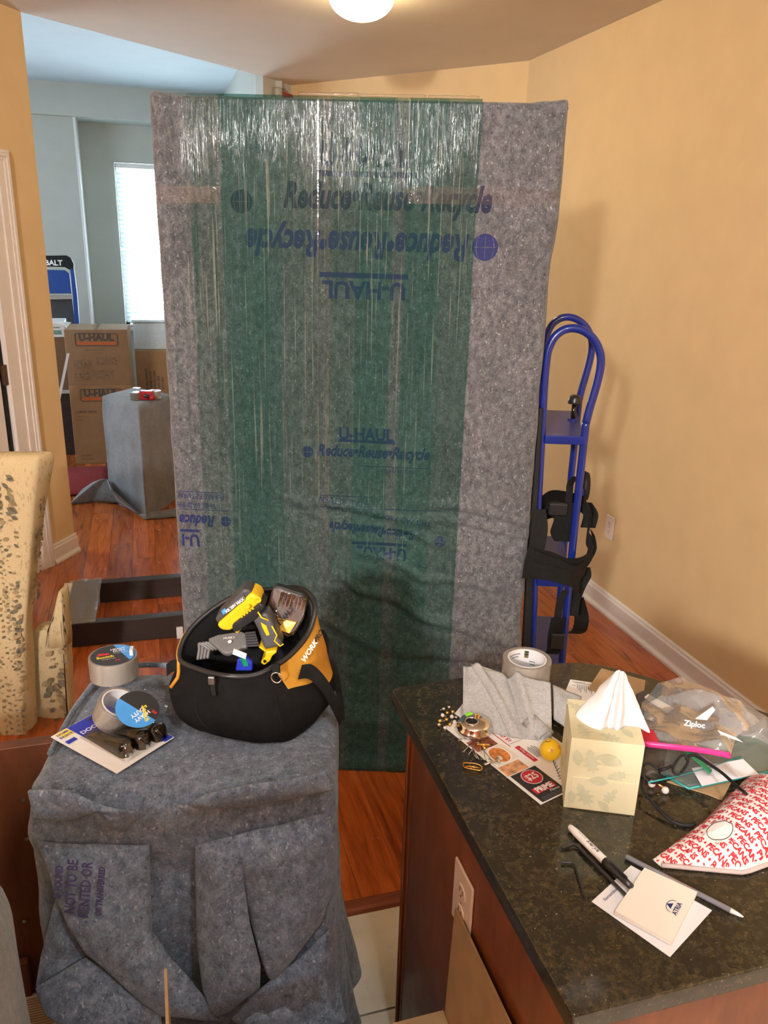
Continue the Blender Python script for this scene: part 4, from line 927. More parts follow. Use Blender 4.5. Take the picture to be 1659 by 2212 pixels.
for k in range(6):
    obj('hex_key', MB().tube([Vector((0.1435,1.3735,1.0423)).lerp(Vector((0.1429,1.3507,1.0277)), k/5), Vector((0.1618,1.366,1.0459)).lerp(Vector((0.1651,1.341,1.031)), k/5)], .0022, 6), m_dkgrey, hk)
for k in range(4):
    a, b, c = Vector((0.0781,1.3806,1.0102)), Vector((0.0594,1.3914,1.0177)), Vector((0.0534,1.3827,0.9925)); s_ = dx*.008*k+Vector((0, 0, -.004*k))
    obj('hex_key', MB().tube(catmull([a+s_, b+s_+Vector((0, 0, .004)), b.lerp(c, .3)+s_, c+s_], 4), .0032, 6), m_grey, hk, smooth=True)
hM = frame((0.1134,1.3627,1.0319), (.95, -.29, .12), (-.1, -.4, .9))
obj('print', text_mb('HUSKY', .007, onM(frame((0.1134,1.37,1.0359), (.95, -.29, .12), (-.1, -.4, .9)), .003)), m_wht, hk)
obj('print', MB().lathe([(0, .003), (.004, .003), (.004, .0025)], 6, hM), m_wht, hk)
t = wthing('paper_tag', 'small white tag lying on the tools in the bag', 'tag', (0.1257,1.3193,1.0291))
obj('tag_card', vplate([(0.1164,1.3242,1.0381), (0.1389,1.3175,1.0284), (0.1362,1.3183,1.0178), (0.1136,1.325,1.0275)], .002), m_paper, t)
t = wthing('parts_packet', 'small blue and green packet deep in the tool bag', 'packet', (0.1347,1.348,0.9911))
obj('packet', vplate([(0.1236,1.3461,1.0033), (0.1387,1.3415,1.0087), (0.1509,1.3379,0.9974), (0.1505,1.338,0.9797), (0.1195,1.3473,0.9786)], .012), m_bluep, t, bevel=.003)
obj('packet_band', vplate([(0.1293,1.3423,1.0056), (0.1385,1.3395,1.0099), (0.1439,1.3379,0.9924), (0.1355,1.3404,0.9902)], .004), m_green, t)
# ---------------------------------------------------------------- tape rolls and door stops on the box
def disc(M, r, h=0, n=36, a0=0, a1=2*PI):
    mb = MB(); vs = [M @ Vector((0, 0, h))] if a1-a0 >= 2*PI-.01 else []
    k = [a0+(a1-a0)*i/n for i in range(n+1)]
    if vs: mb.add(vs+[M @ Vector((r*math.cos(a), r*math.sin(a), h)) for a in k], [(0, 1+i, 2+i) for i in range(n)])
    else: mb.add([M @ Vector((r*math.cos(a), r*math.sin(a), h)) for a in k], [tuple(range(n+1))])
    return mb
def tape_roll(name, label, M, r=.048, w=.048, badge=False, rot=0, core_r=.038):
    t = thing(name, label, 'tape roll', group=None); t.matrix_world = M
    obj('tape', MB().lathe([(core_r+.0015, -w/2), (r, -w/2), (r, w/2), (core_r+.0015, w/2), (core_r+.0015, -w/2)], 40), m_roll, t, smooth=False, bevel=.001)
    c = obj('core', MB().lathe([(core_r-.0015, -w/2), (core_r+.0012, -w/2), (core_r+.0012, w/2), (core_r-.0015, w/2), (core_r-.0015, -w/2)], 40), m_core, t)
    if badge:
        R = Matrix.Rotation(rot, 4, 'Z'); h = w/2+.0012
        obj('badge', MB().lathe([(0, h), (core_r+.002, h), (core_r+.002, h-.001), (0, h-.001)], 36, R), m_blkp, t)
        obj('badge_blue', disc(R, core_r+.002, h+.0004, 24, -.62, PI-1.45), m_sky, t)
        f = lambda y, x=0, hh=h+.0009: (lambda u, v: R @ Vector((u+x, v+y, hh)))
        q = Matrix.Rotation(.25, 4, 'Z')
        g = lambda x, y: (lambda u, v: R @ (q @ Vector((u+x, v+y, h+.0009))))
        obj('print', text_mb('HEAVY', .0095, g(.012, .021), bold=.0003), m_wht, t); obj('print', text_mb('DUTY', .0095, g(.014, .012), bold=.0003), m_wht, t)
        obj('print', text_mb('Shipping Packaging', .0038, g(.016, .004)), m_wht, t)
        obj('print', text_mb('Scotch', .0125, g(-.016, -.006), bold=.0005), m_yelp, t); obj('print', text_mb('Packaging Tape', .0045, g(-.010, -.016)), m_wht, t)
        obj('print', text_mb('3M', .008, g(.006, -.027), bold=.0004), m_bred, t)
        rb = MB(); rb.add([R @ (q @ Vector((x, y, h+.0006))) for x, y in ((-.033, .0035), (-.006, .0015), (-.008, .010), (-.026, .014))], [(0, 1, 2, 3)]); obj('print', rb, m_bred, t)
        obj('hang_tab', MB().box((core_r-.008, -.008, h-.001), (core_r-.001, .012, h+.012), R), m_core, t, bevel=.0008)
    return t
z0 = .857
Mt = Matrix.Translation(Vector((-0.1094,1.5584,0.905))) @ Matrix.Rotation(math.radians(-20), 4, 'Z')
tape_roll('packing_tape', 'upright clear packing tape roll with a black and blue badge, behind the other two', Mt, .049, .046, True, .25, .042)
n2 = Vector((.34, -.25, .9)).normalized(); M2 = frame((-0.1008,1.4012,0.893), (.9, -.2, -.42), n2)
tape_roll('packing_tape', 'tilted clear packing tape roll above the door stop pack, white core showing', M2, .040, .044, False, 0, .033)
M2b = frame((-0.0611,1.3596,0.9158), (.958, -.15, -.3), (.22, -.42, .88))
dsk = thing('tape_badge', 'loose round black and blue tape badge lying over the door stop pack', 'label'); dsk.matrix_world = M2b
R = Matrix.Rotation(-2.45, 4, 'Z'); rb = .040
obj('badge', MB().lathe([(0, .0008), (rb, .0008), (rb, 0), (0, 0)], 36), m_blkp, dsk)
obj('badge_blue', disc(R, rb, .0012, 24, -1.05, PI-1.5+.4), m_sky, dsk)
g = lambda x, y: (lambda u, v: R @ (Matrix.Rotation(.9, 4, 'Z') @ Vector((u+x, v+y, .0017))))
g = lambda x, y: (lambda u, v: Matrix.Rotation(-2.2, 4, 'Z') @ Vector((u+x, v+y, .0017)))
obj('print', text_mb('HEAVY', .011, g(.004, .017), bold=.0003), m_wht, dsk); obj('print', text_mb('DUTY', .011, g(.006, .006), bold=.0003), m_wht, dsk)
obj('print', text_mb('Scotch', .013, lambda u, v: Matrix.Rotation(-1.15, 4, 'Z') @ Vector((u+.012, v+.012, .0019)), bold=.0004), m_yelp, dsk)
obj('print', text_mb('3M', .008, lambda u, v: Matrix.Rotation(-.4, 4, 'Z') @ Vector((u+.028, v+.012, .0019)), bold=.0003), m_bred, dsk)
cw = wthing('loose_wrap', 'torn clear cellophane crumpled behind the tape rolls', 'plastic wrap', (-0.0276,1.4327,0.857))
obj('film', sheet([(-0.1422,1.441,0.89), (-0.1169,1.47,0.9), (-0.0613,1.5089,0.88), (-0.0212,1.4629,0.88), (0.0215,1.4297,0.862), (-0.0189,1.4142,0.862), (-0.0598,1.3963,0.9), (-0.1098,1.3841,0.9)], 4, .010, 40, .01), m_cling, cw, smooth=True)
dsM0 = Vector((-0.1036,1.3497,0.861))
ds = thing('door_stop_pack', 'blister card of brown door stops lying on the moving pad', 'hardware pack')
ex = (Vector((-0.123,1.4765,0.858))-Vector((-0.2202,1.3935,0.858))).normalized()
ds.matrix_world = Mat((-0.2202,1.3935,0.858), ex, Vector((0, 0, 1)).cross(ex))
cwd, cln = .132, .186
obj('card', MB().box((0, -cln, 0), (cwd, 0, .0018)), m_paper, ds)
def flat(name, pts, mt, par, h): mb = MB(); mb.add([(x, y, h) for x, y in pts], [tuple(range(len(pts)))]); return obj(name, mb, mt, par)
flat('card_print', [(.034, -.001), (cwd-.001, -.001), (cwd-.001, -cln+.001), (.112, -cln+.001), (.105, -.155), (.034, -.06)], m_bluep, ds, .0022)
flat('card_print', [(.006, -.004), (.033, -.002), (.033, -.026), (.012, -.026)], m_yelp, ds, .0024)
flat('card_print', [(.004, -.036), (.024, -.036), (.024, -.048), (.004, -.048)], m_bluep, ds, .0024)
obj('print', text_mb('DOOR STOP', .0155, lambda u, v: (u+.080, v-.038, .0026), bold=.0003, sx=.95), m_wht, ds)
for k, tx in enumerate(('HOME', 'BASICS')): obj('print', text_mb(tx, .0085, lambda u, v, k=k: (u+.018, v-.010-.011*k, .0028), bold=.0002), m_bluep, ds)
flat('hang_hole', [(.07, -.008), (.095, -.008), (.095, -.012), (.086, -.013), (.086, -.018), (.079, -.018), (.079, -.013), (.07, -.012)], m_dkgrey, ds, .0026)
for k in range(3):
    xc = .046+.034*k; sh = .010*k
    def wedge(u, v, xc=xc, sh=sh):
        y = -.056-sh*.6-.112*v; w = .0115+.0045*v; h = .005+.025*v
        if v > .88: w *= math.sqrt(max(.02, 1-((v-.88)/.125)**2)); h *= math.sqrt(max(.05, 1-((v-.88)/.13)**2))
        a = PI*u; return Vector((xc-w*math.cos(a), y, .002+h*min(1, 1.5*math.sin(a))))
    mb = MB(); mb.grid(12, 18, wedge); obj('door_stop', mb, m_brownp, ds, smooth=True)
def blis(u, v):
    x = .028+.094*u; y = -.046-.132*v; e = min(u, 1-u, v, 1-v); h = .003+(.012+.022*v)*min(1, e*9)*(.72+.28*abs(math.sin((x-.029)*PI/.034)))
    return Vector((x, y, h))
mb = MB(); mb.grid(36, 24, blis); obj('blister', mb, m_blister, ds, smooth=True)
# ---------------------------------------------------------------- things on the worktop
IT = .9145
# tape roll lying on its side face
tape_roll('packing_tape', 'clear packing tape roll lying beyond the grey rag on the worktop', Matrix.Translation(Vector((0.681,1.2597,0.96))) @ Matrix.Rotation(.4, 4, 'Z'), .048, .048-.004, False, 0, .037)
tr = bpy.data.objects[[o.name for o in bpy.data.objects if o.name.startswith('packing_tape')][-1]]
for o_ in bpy.data.objects:
    if o_.get('label', '').startswith('clear packing tape roll lying beyond'): tr = o_
def onr(a0, a1, z0, z1, mt): mb = MB(); mb.grid(8, 1, lambda u, v: Vector((.0352*math.cos(a0+(a1-a0)*u), .0352*math.sin(a0+(a1-a0)*u), z0+(z1-z0)*v))); obj('core_print', mb, mt, tr)
onr(.62, .86, .004, .019, m_blkp); onr(.64, .84, .006, .009, m_yelp); onr(.64, .84, .013, .015, m_yelp)
for a0, a1, z in ((1.1, 1.9, .012), (1.2, 1.7, .006), (.2, .55, -.004), (.2, .5, -.010), (2.2, 2.6, .0)): onr(a0, a1, z, z+.002, m_grey)
# grey rag
rg = wthing('grey_rag', 'pale grey cotton rag draped beside the tape roll on the worktop', 'rag', (0.6092,1.1857,0.9145))
g00, g10, g01, g11 = Vector((0.5123,1.1692,0.918)), Vector((0.6515,1.0901,0.918)), Vector((0.5623,1.298,0.945)), Vector((0.6947,1.1847,0.955))
def rag(u, v):
    p = g00.lerp(g10, u).lerp(g01.lerp(g11, u), v)
    arch = .030*math.sin(min(1, v*1.15+.04)*PI*.62)*(1-.35*abs(u-.5))
    r1 = .012*math.exp(-((u-.16-.42*(1-v))/.055)**2)+.010*math.exp(-((u-.62-.22*(1-v)*.8)/.05)**2)-.012*math.exp(-((u-.53-.25*(1-v)*.7)/.05)**2)
    p.z += arch*.55+r1*(.6+.4*v)+.002*fn3(p, 60)
    d = Vector((.287, .958, 0)); p -= d*(.018*math.sin(u*PI*.9)*(1-v))
    if v < .1: p.z = IT+.002+(p.z-IT-.002)*(v/.1)**.6
    return p
mb = MB(); mb.grid(48, 40, rag); obj('rag_cloth', mb, m_cloth, rg, smooth=True, solid=.003)
h00, h10, h01, h11 = Vector((0.6772,1.1304,0.917)), Vector((0.6946,1.0839,0.917)), Vector((0.7125,1.2075,0.935)), Vector((0.7536,1.1666,0.93))
mb = MB(); mb.grid(16, 16, lambda u, v: h00.lerp(h10, u).lerp(h01.lerp(h11, u), v)+Vector((0, 0, .018*math.sin(PI*(.15+.6*v))*(1-u*.3)+.003*fn3((u*3, v*3, 1))))); obj('rag_tail', mb, m_cloth, rg, smooth=True, solid=.003)
mb = MB(); q = Mat((0.6374,1.1126,0.923), (.9, .3, 0), (-.3, .9, .25)); mb.add([], [])
sp = [q @ Vector(((.004+.0011*k)*math.cos(.55*k), 0, (.004+.0011*k)*math.sin(.55*k)*.8)) for k in range(18)]
mb.ribbon(sp, q.to_3x3() @ Vector((0, .045, 0)), .002); obj('rag_roll', mb, m_cloth, rg, smooth=True)
mb = MB(); mb.tube([rag(.10+.42*k/14, 1-k/14)+Vector((0, 0, .0025)) for k in range(15)], .0022, 6); obj('rag_hem', mb, m_cloth, rg, smooth=True)
mb = MB(); mb.tube([rag(.04+.0*k, .98-k*.06)+Vector((0, 0, .002)) for k in range(10)], .002, 6); obj('rag_hem', mb, m_cloth, rg, smooth=True)
def card(name, label, cat, pts, th, mt, h=0, group=None):
    t = wthing(name, label, cat, pts[0], group); mb = MB(); mb.prism([Vector(p)+Vector((0, 0, h)) for p in pts], (0, 0, th)); obj(name+'_sheet', mb, mt, t); return t
def local_on(pO, pX, pY, h):
    """plane frame from an origin and the ends of its axes on the worktop"""
    o = Vector(pO); x = (Vector(pX)-o); x.z = 0; x.normalize(); y = Vector((-x.y, x.x, 0)); M = Matrix((x, y, Vector((0, 0, 1)))).transposed().to_4x4(); M.translation = (o.x, o.y, h); return M
card('paper_note', 'white paper corner showing between the rag and the tape roll', 'paper', [(0.6232,1.3683,0.915), (0.6647,1.3193,0.915), (0.6274,1.2477,0.915), (0.5825,1.2942,0.915)], .0006, m_paper)
card('paper_note', 'white paper slip peeking from under the left edge of the rag', 'paper', [(0.5109,1.2056,0.915), (0.5458,1.2416,0.915), (0.5678,1.2113,0.915), (0.525,1.1708,0.915)], .0006, m_paper)
# advert flyer
fl_ = thing('advert_flyer', 'glossy restaurant flyer with a red $25 disc under the rag', 'flyer')
M = local_on((0.5514,0.9308,0.9147), (0.6164,0.954,0.9147), None, .9150) if False else local_on((0.5514,0.9308,0.9147), (0.6086,0.9488,0.9147), None, .9150)
fl_.matrix_world = M; FWd, FLn = .150, .250
obj('flyer_sheet', MB().box((0, 0, 0), (FWd, FLn, .0006)), m_paper, fl_)
def fq(name, x0, y0, x1, y1, mt, h=.0010, skew=0): return flat(name, [(x0, y0), (x1, y0), (x1+skew, y1), (x0+skew, y1)], mt, fl_, h)
fq('print', .006, .002, .062, .078, m_blkp)
fl_M = Matrix.Identity(4)
obj('print', disc(Matrix.Translation((.036, .058, 0)), .0185, .0014), m_wht, fl_); obj('print', disc(Matrix.Translation((.036, .058, 0)), .0172, .0016), m_bred, fl_)
fr = lambda x, y, h=.0019: (lambda u, v: (u+x, v+y, h))
obj('print', text_mb('$25', .020, fr(.036, .058), bold=.0005, sx=.8), m_wht, fl_)
fq('print', .012, .0205, .056, .034, m_bred, .0013)
obj('print', text_mb('PRIME', .0165, fr(.034, .027), bold=.0006, sx=.82), m_wht, fl_); obj('print', text_mb('Filetes', .008, fr(.046, .016), shear=.3), m_wht, fl_)
for k in range(3): fq('print', .012, .004+.0028*k, .055, .005+.0028*k, m_grey, .0014)
m_food = plain('food_print', (.55, .19, .045), .5, vary=.5, scale=120)
m_food2 = plain('shrimp_print', (.62, .32, .16), .5, vary=.5, scale=90)
fq('print', .003, .080, .050, .106, m_food2); fq('print', .003, .110, .056, .155, m_cream)
obj('print', disc(Matrix.Translation((.030, .132, 0)) @ Matrix.Scale(.8, 4, (1, 0, 0)), .024, .0014), m_wht, fl_)
obj('print', disc(Matrix.Translation((.030, .132, 0)) @ Matrix.Scale(.8, 4, (1, 0, 0)), .021, .0016), m_food, fl_)
obj('print', disc(Matrix.Translation((.023, .125, 0)), .006, .0019), m_cream, fl_)
fq('print', .003, .158, .050, .19, plain('meat_print', (.20, .06, .03), .5, vary=.6, scale=90))
fq('print', .068, .086, .078, .135, m_bred); 
obj('print', text_mb('Lunch Menu', .007, lambda u, v: (.073-v*1, .110+u, .0016), shear=.2), m_wht, fl_)
for k in range(5): fq('print', .083+.004*k, .092, .0845+.004*k, .120+.004*(k % 2), m_grey, .0012)
obj('print', text_mb('15 C', .012, lambda u, v: (.074-v, .163+u, .0014), bold=.0003), m_bred, fl_)
fq('print', .062, .140, .0635, .20, m_bred, .0012); fq('print', .066, .146, .12, .1468, m_grey, .0012)
# dark branch sketch on the flyer
br = MB()
for k in range(7): br.ribbon([(.070+.004*k, .030+.006*k, .0014), (.084+.003*k, .028+.0075*k, .0014)], (0, .0012, 0), .0002)
br.ribbon([(.074, .030, .0014), (.1, .075, .0014)], (.0012, 0, 0), .0002); obj('print', br, m_grey, fl_)
# yellow ball
yb = thing('yellow_ball', 'small yellow face ball beside the tissue box', 'ball', Vector((0.6209,1.0356,0.9145))+Vector((0, 0, .0192)))
obj('ball', MB().ball((0, 0, 0), .0185, 24), m_yellow, yb, smooth=True)
for x, y in ((-.35, -.62), (.42, -.30)):
    v = Vector((x, y-.25, .55)).normalized(); obj('eye', MB().box((-.0028, -.0028, 0), (.0028, .0028, .0008), frame(v*.0182, v.cross(Vector((.3, .5, .8))), v)), m_orange, yb)
v0 = Vector((-.25, .15, .95)).normalized(); f_ = frame(Vector((0, 0, 0)), v0.cross(Vector((.3, .5, .8))), v0)
obj('mouth', MB().tube([f_ @ Vector((.0042*math.cos(a), .0042*math.sin(a), .0182)) for a in [PI*.1+PI*1.1*k/8 for k in range(9)]], .0006, 5), m_blkp, yb)
# tissue box
tz = 1.028
tc4 = [Vector((0.5845,0.9179,0.9147)), Vector((0.6828,0.8719,0.9147))]
tx = (tc4[1]-tc4[0]); tx.z = 0; tw = tx.length; tx.normalize(); ty = Vector((-tx.y, tx.x, 0))
tbx = thing('tissue_box', 'cream cube tissue box printed with pale green leaves, tissue pulled up', 'tissue box')
tbM = Mat(Vector((tc4[0].x, tc4[0].y, .9147)), tx, ty); tbx.matrix_world = tbM
td = .112; th_ = .128
m_tbox = plain('tissue_box_card', (.66, .64, .43), .6, vary=.03)
m_leaf = plain('pale_leaf_print', (.52, .54, .37), .6, vary=.08, scale=60)
bx_ = MB()
n = 28; ell = [(tw*.5+.036*math.cos(2*PI*k/n), td*.52+.022*math.sin(2*PI*k/n), th_) for k in range(n)]
bx_.add([(0, 0, 0), (tw, 0, 0), (tw, td, 0), (0, td, 0)], [(3, 2, 1, 0)])
for a, b in (((0, 0), (tw, 0)), ((tw, 0), (tw, td)), ((tw, td), (0, td)), ((0, td), (0, 0))): bx_.add([(a[0], a[1], 0), (b[0], b[1], 0), (b[0], b[1], th_), (a[0], a[1], th_)], [(0, 1, 2, 3)])
per_ = []
for k in range(n):
    a = 2*PI*k/n; c, s = math.cos(a), math.sin(a); f = min((tw*.5)/abs(c) if abs(c) > 1e-6 else 9, (td*.5)/abs(s) if abs(s) > 1e-6 else 9); per_.append((tw*.5+c*f, td*.5+s*f, th_))
bx_.add(per_+ell, [(k, (k+1) % n, n+(k+1) % n, n+k) for k in range(n)])
for cx_, cy_ in ((0, 0), (tw, 0), (tw, td), (0, td)):
    k = min(range(n), key=lambda i: (per_[i][0]-cx_)**2+(per_[i][1]-cy_)**2)
    for j in (k-1, k): bx_.add([per_[j % n], per_[(j+1) % n], (cx_, cy_, th_)], [(0, 1, 2)])
obj('carton', bx_, m_tbox, tbx)
obj('front_flap', MB().box((.008, -.0012, .002), (tw-.006, 0, .058)), m_tbox, tbx)
def leaf_pts(kind):
    if kind: return [(0, -.5), (.13, -.38), (.26, -.1), (.24, .14), (.1, .36), (0, .5), (-.12, .36), (-.25, .12), (-.24, -.12), (-.12, -.38)]
    return [(0, -.55), (.03, -.3), (.2, -.34), (.12, -.16), (.32, -.1), (.14, .02), (.28, .16), (.1, .2), (.14, .38), (0, .55), (-.14, .38), (-.1, .2), (-.28, .16), (-.14, .02), (-.32, -.1), (-.12, -.16), (-.2, -.34), (-.03, -.3)]
def leaf(face, x, y, size, rot, kind=0):
    size *= 1.3
    c, s = math.cos(rot), math.sin(rot); P_ = [(x+size*(a*c-b*s), y+size*(a*s+b*c)) for a, b in leaf_pts(kind)]
    if face == 'f': v = [(a, -.0016, b) for a, b in P_]
    elif face == 't': v = [(a, b, th_+.0004) for a, b in P_]
    else: v = [(-.0004, a, b) for a, b in P_]
    mb = MB(); mb.add(v+[(sum(q[0] for q in v)/len(v), sum(q[1] for q in v)/len(v), sum(q[2] for q in v)/len(v))], [(k, (k+1) % len(v), len(v)) for k in range(len(v))]); obj('print', mb, m_leaf, tbx)
for x, y, s, r, k in ((.034, .088, .034, .25, 0), (.060, .096, .030, 1.3, 1), (.012, .094, .022, .2, 1), (.048, .056, .024, 1.5, 1), (.030, .026, .036, .5, 0), (.010, .022, .020, .1, 1), (.068, .030, .026, -.5, 0), (.076, .070, .024, 1.9, 0), (.060, .012, .020, .8, 1)): leaf('f', x, y, s, r, k)
for x, y, s, r, k in ((.014, .088, .030, .9, 0), (.020, .020, .030, .3, 0), (.060, .012, .028, 1.2, 0), (.086, .030, .022, .5, 1), (.08, .10, .026, 2., 0)): leaf('t', x, y, s, r, k)
for x, y, s, r, k in ((.05, .07, .04, .3, 0), (.08, .03, .03, 1.2, 1)): leaf('l', x, y, s, r, k)
iv = tbM.inverted()
ap = iv @ Vector((0.6039,0.8474,1.1956)); lf = iv @ Vector((0.6153,0.9596,1.045)); rt = iv @ Vector((0.6491,0.8235,1.1065))
tB_ = [iv @ Vector(p) for p in ((0.5809,0.8543,1.1339), (0.5481,0.8433,1.1472), (0.5289,0.8281,1.147), (0.5329,0.8061,1.1453), (0.5456,0.7918,1.1446), (0.5662,0.8013,1.138), (0.568,0.7851,1.1447), (0.5906,0.7992,1.1376), (0.5999,0.786,1.1433), (0.6096,0.7727,1.1425), (0.6202,0.8008,1.1392))]
tT_ = [iv @ Vector(p) for p in ((0.5981,0.8492,1.1925), (0.5898,0.8412,1.1959), (0.5827,0.8329,1.2008), (0.5797,0.8234,1.2109), (0.5843,0.822,1.2132), (0.5887,0.8259,1.209), (0.5893,0.8205,1.2112), (0.595,0.824,1.2064), (0.5943,0.819,1.2043), (0.5964,0.8184,1.1972), (0.6018,0.8272,1.1929))]
cB, cT = catmull(tB_, 5), catmull(tT_, 5)
def tis(u, v):
    k = u*(len(cB)-1); i0 = min(int(k), len(cB)-2); f = k-i0
    p = cB[i0].lerp(cB[i0+1], f).lerp(cT[i0].lerp(cT[i0+1], f), v)
    bow = math.sin(v*PI); p.z += .006*bow*(u-.3); p.y += .004*fn3((u*9, v*4, 2))*bow-.005*bow*math.sin(u*22)
    p.x += .003*fn3((u*7, v*5, 7))*bow
    return p
mb = MB(); mb.grid(50, 20, tis); obj('tissue', mb, m_tissue, tbx, smooth=True, solid=.0006)
mb = MB(); mb.grid(16, 8, lambda u, v: Vector((tw*.5-.03+.06*u, td*.52-.018+.036*v, th_-.010+.006*math.sin(u*8)*math.sin(v*5)))); obj('tissue', mb, m_tissue, tbx, smooth=True, solid=.0006)
# receipt, envelope
rc = card('receipt', 'white printed receipt slip behind the tissue box', 'receipt', [(0.7317,1.2,0.915), (0.7875,1.2672,0.915), (0.8415,1.2356,0.915), (0.7856,1.1583,0.915)], .0006, m_paper)
rcM = local_on((0.7875,1.2672,0.915), (0.8415,1.2356,0.915), None, .9160)
for y, x0, x1 in ((-.006, .004, .03), (-.010, .008, .05), (-.022, .004, .012)):
    mb = MB(); mb.add([rcM @ Vector(p) for p in ((x0, y, 0), (x1, y, 0), (x1, y-.0015, 0), (x0, y-.0015, 0))], [(0, 1, 2, 3)]); obj('print', mb, m_greyprint, rc)
for k in range(12):
    x = .014+.0035*k; mb = MB(); mb.add([rcM @ Vector(p) for p in ((x, -.016, 0), (x+.0012, -.016, 0), (x+.0012, -.034-.006*(k % 3), 0), (x, -.034-.006*(k % 3), 0))], [(0, 1, 2, 3)]); obj('print', mb, m_grey, rc)
card('brown_envelope', 'brown kraft card lying behind the tissue', 'card', [(0.8023,1.2224,0.9155), (0.8718,1.2885,0.9155), (0.9348,1.2235,0.9155), (0.8808,1.1511,0.9155)], .002, m_card, .0008)
# ---- marker, keys, notepad, pen
def stick(name, label, cat, a, b, prof, mats, names, seg=16):
    a = Vector(a); b = Vector(b); L = (b-a).length; t = thing(name, label, cat); x = (b-a).normalized()
    t.matrix_world = frame(a, x, (0, 0, 1)); R = Matrix.Rotation(PI/2, 4, 'Y')
    for nm, mt, pr in zip(names, mats, prof): obj(nm, MB().lathe([(r, z*L) for r, z in pr], seg, R), mt, t, smooth=True, bevel=0)
    return t, L
mk, L = stick('marker_pen', 'white barrel marker with black cap resting on the notepad edge', 'marker', (0.5676,0.8688,0.921), (0.5888,0.735,0.925),
  [[(0, 0), (.0030, .0), (.0045, .02), (.0058, .10), (.0060, .12), (.0060, .60), (.0062, .62), (0, .62)], [(0, .60), (.0068, .60), (.0068, .66), (.0062, .78), (.0050, .90), (.0044, 1.0), (0, 1.0)]], [m_wht, m_blackp], ['barrel', 'cap'])
obj('clip', MB().box((L*.68, -.0015, .0062), (L*.93, .0015, .0086)), m_blackp, mk, bevel=.001)
obj('print', text_mb('Sharpie', .0085, lambda u, v: Vector((L*.40+u, .0062*math.sin(v/.0062), .0062*math.cos(v/.0062))), shear=.2, bold=.0002), m_blkp, mk)
obj('print', text_mb('FINE POINT', .0035, lambda u, v: Vector((L*.22+u, .0061*math.sin(v/.0061), .0061*math.cos(v/.0061)))), m_grey, mk)
def hexkey(label, pts, r, group=None):
    t = wthing('hex_wrench', label, 'hex key', pts[1]); mb = MB(); mb.tube(pts, r, 6); obj('shank', mb, m_hex, t); return t
P = [Vector((0.5356,0.8332,0.918)), Vector((0.556,0.8358,0.918)), Vector((0.561,0.8296,0.918)), Vector((0.5629,0.8155,0.918)), Vector((0.577,0.7265,0.92))]
hexkey('longer black hex key lying alongside the marker with its tip on paper', P, .0026)
P = [Vector((0.522,0.8074,0.917)), Vector((0.5362,0.8037,0.917)), Vector((0.5381,0.7977,0.917)), Vector((0.5351,0.7857,0.917)), Vector((0.5221,0.7447,0.917))]
hexkey('shorter black hex key lying alone on the granite left of the marker', P, .0019)
npd = wthing('notepad', 'small white notepad lying askew on a larger white sheet', 'notepad', (0.6009,0.7118,0.917))
low = card('paper_sheet', 'white sheet lying on granite under the small notepad', 'paper', [(0.5286,0.7346,0.9147), (0.6181,0.7797,0.9147), (0.6786,0.6801,0.9147), (0.5782,0.6302,0.9147)], .0006, m_paper2)
lM = local_on((0.5281,0.7339,0.9155), (0.6175,0.7789,0.9155), None, .9159)
obj('print', text_mb('Remember', .007, lambda u, v: lM @ Vector((u+.030, v-.010, 0)), shear=.25), m_inkp, low)
pts = [(0.5459,0.7064,0.9165), (0.6293,0.7647,0.9165), (0.674,0.7067,0.9165), (0.5892,0.6435,0.9165)]
mb = MB(); mb.prism(pts, (0, 0, .006)); obj('pad', mb, plain('notepad_paper', (.80, .79, .72), .7, vary=.01), npd)
nM = local_on(pts[3], pts[2], None, .9231)
aM = local_on((0.674,0.7067,0.9165), (0.6293,0.7647,0.9165), None, .9231)
obj('print', text_mb('ATRIA', .009, lambda u, v: nM @ Vector((u+.058, v+.012, 0)), bold=.0002), m_ink, npd)
mb = MB(); mb.tube([nM @ Vector((.058+.012*math.cos(a), .018+.008*math.sin(a), .0002)) for a in [PI*k/8 for k in range(9)]], .0004, 4); obj('print', mb, m_ink, npd)
mb = MB(); mb.add([nM @ Vector(p) for p in ((.052, .019, 0), (.058, .026, 0), (.064, .019, 0))], [(0, 1, 2)]); obj('print', mb, m_ink, npd)
pn, L = stick('ballpoint_pen', 'grey ballpoint pen with a white tip lying beside the notepad', 'pen', (0.6183,0.7941,0.9185), (0.7093,0.6571,0.9185),
  [[(0, 0), (.0030, 0), (.0037, .02), (.0037, .90), (0, .90)], [(0, .90), (.0037, .90), (.0022, .97), (.0008, 1.0), (0, 1.0)]], [plain('pen_grey', (.16, .17, .20), .35), m_wht], ['barrel', 'tip'])
obj('print', text_mb('ATRIA SENIOR LIVING', .0042, lambda u, v: Vector((L*.45+u, .0039*math.sin(v/.0039)-.001, .0039*math.cos(v/.0039)))), m_orange, pn)
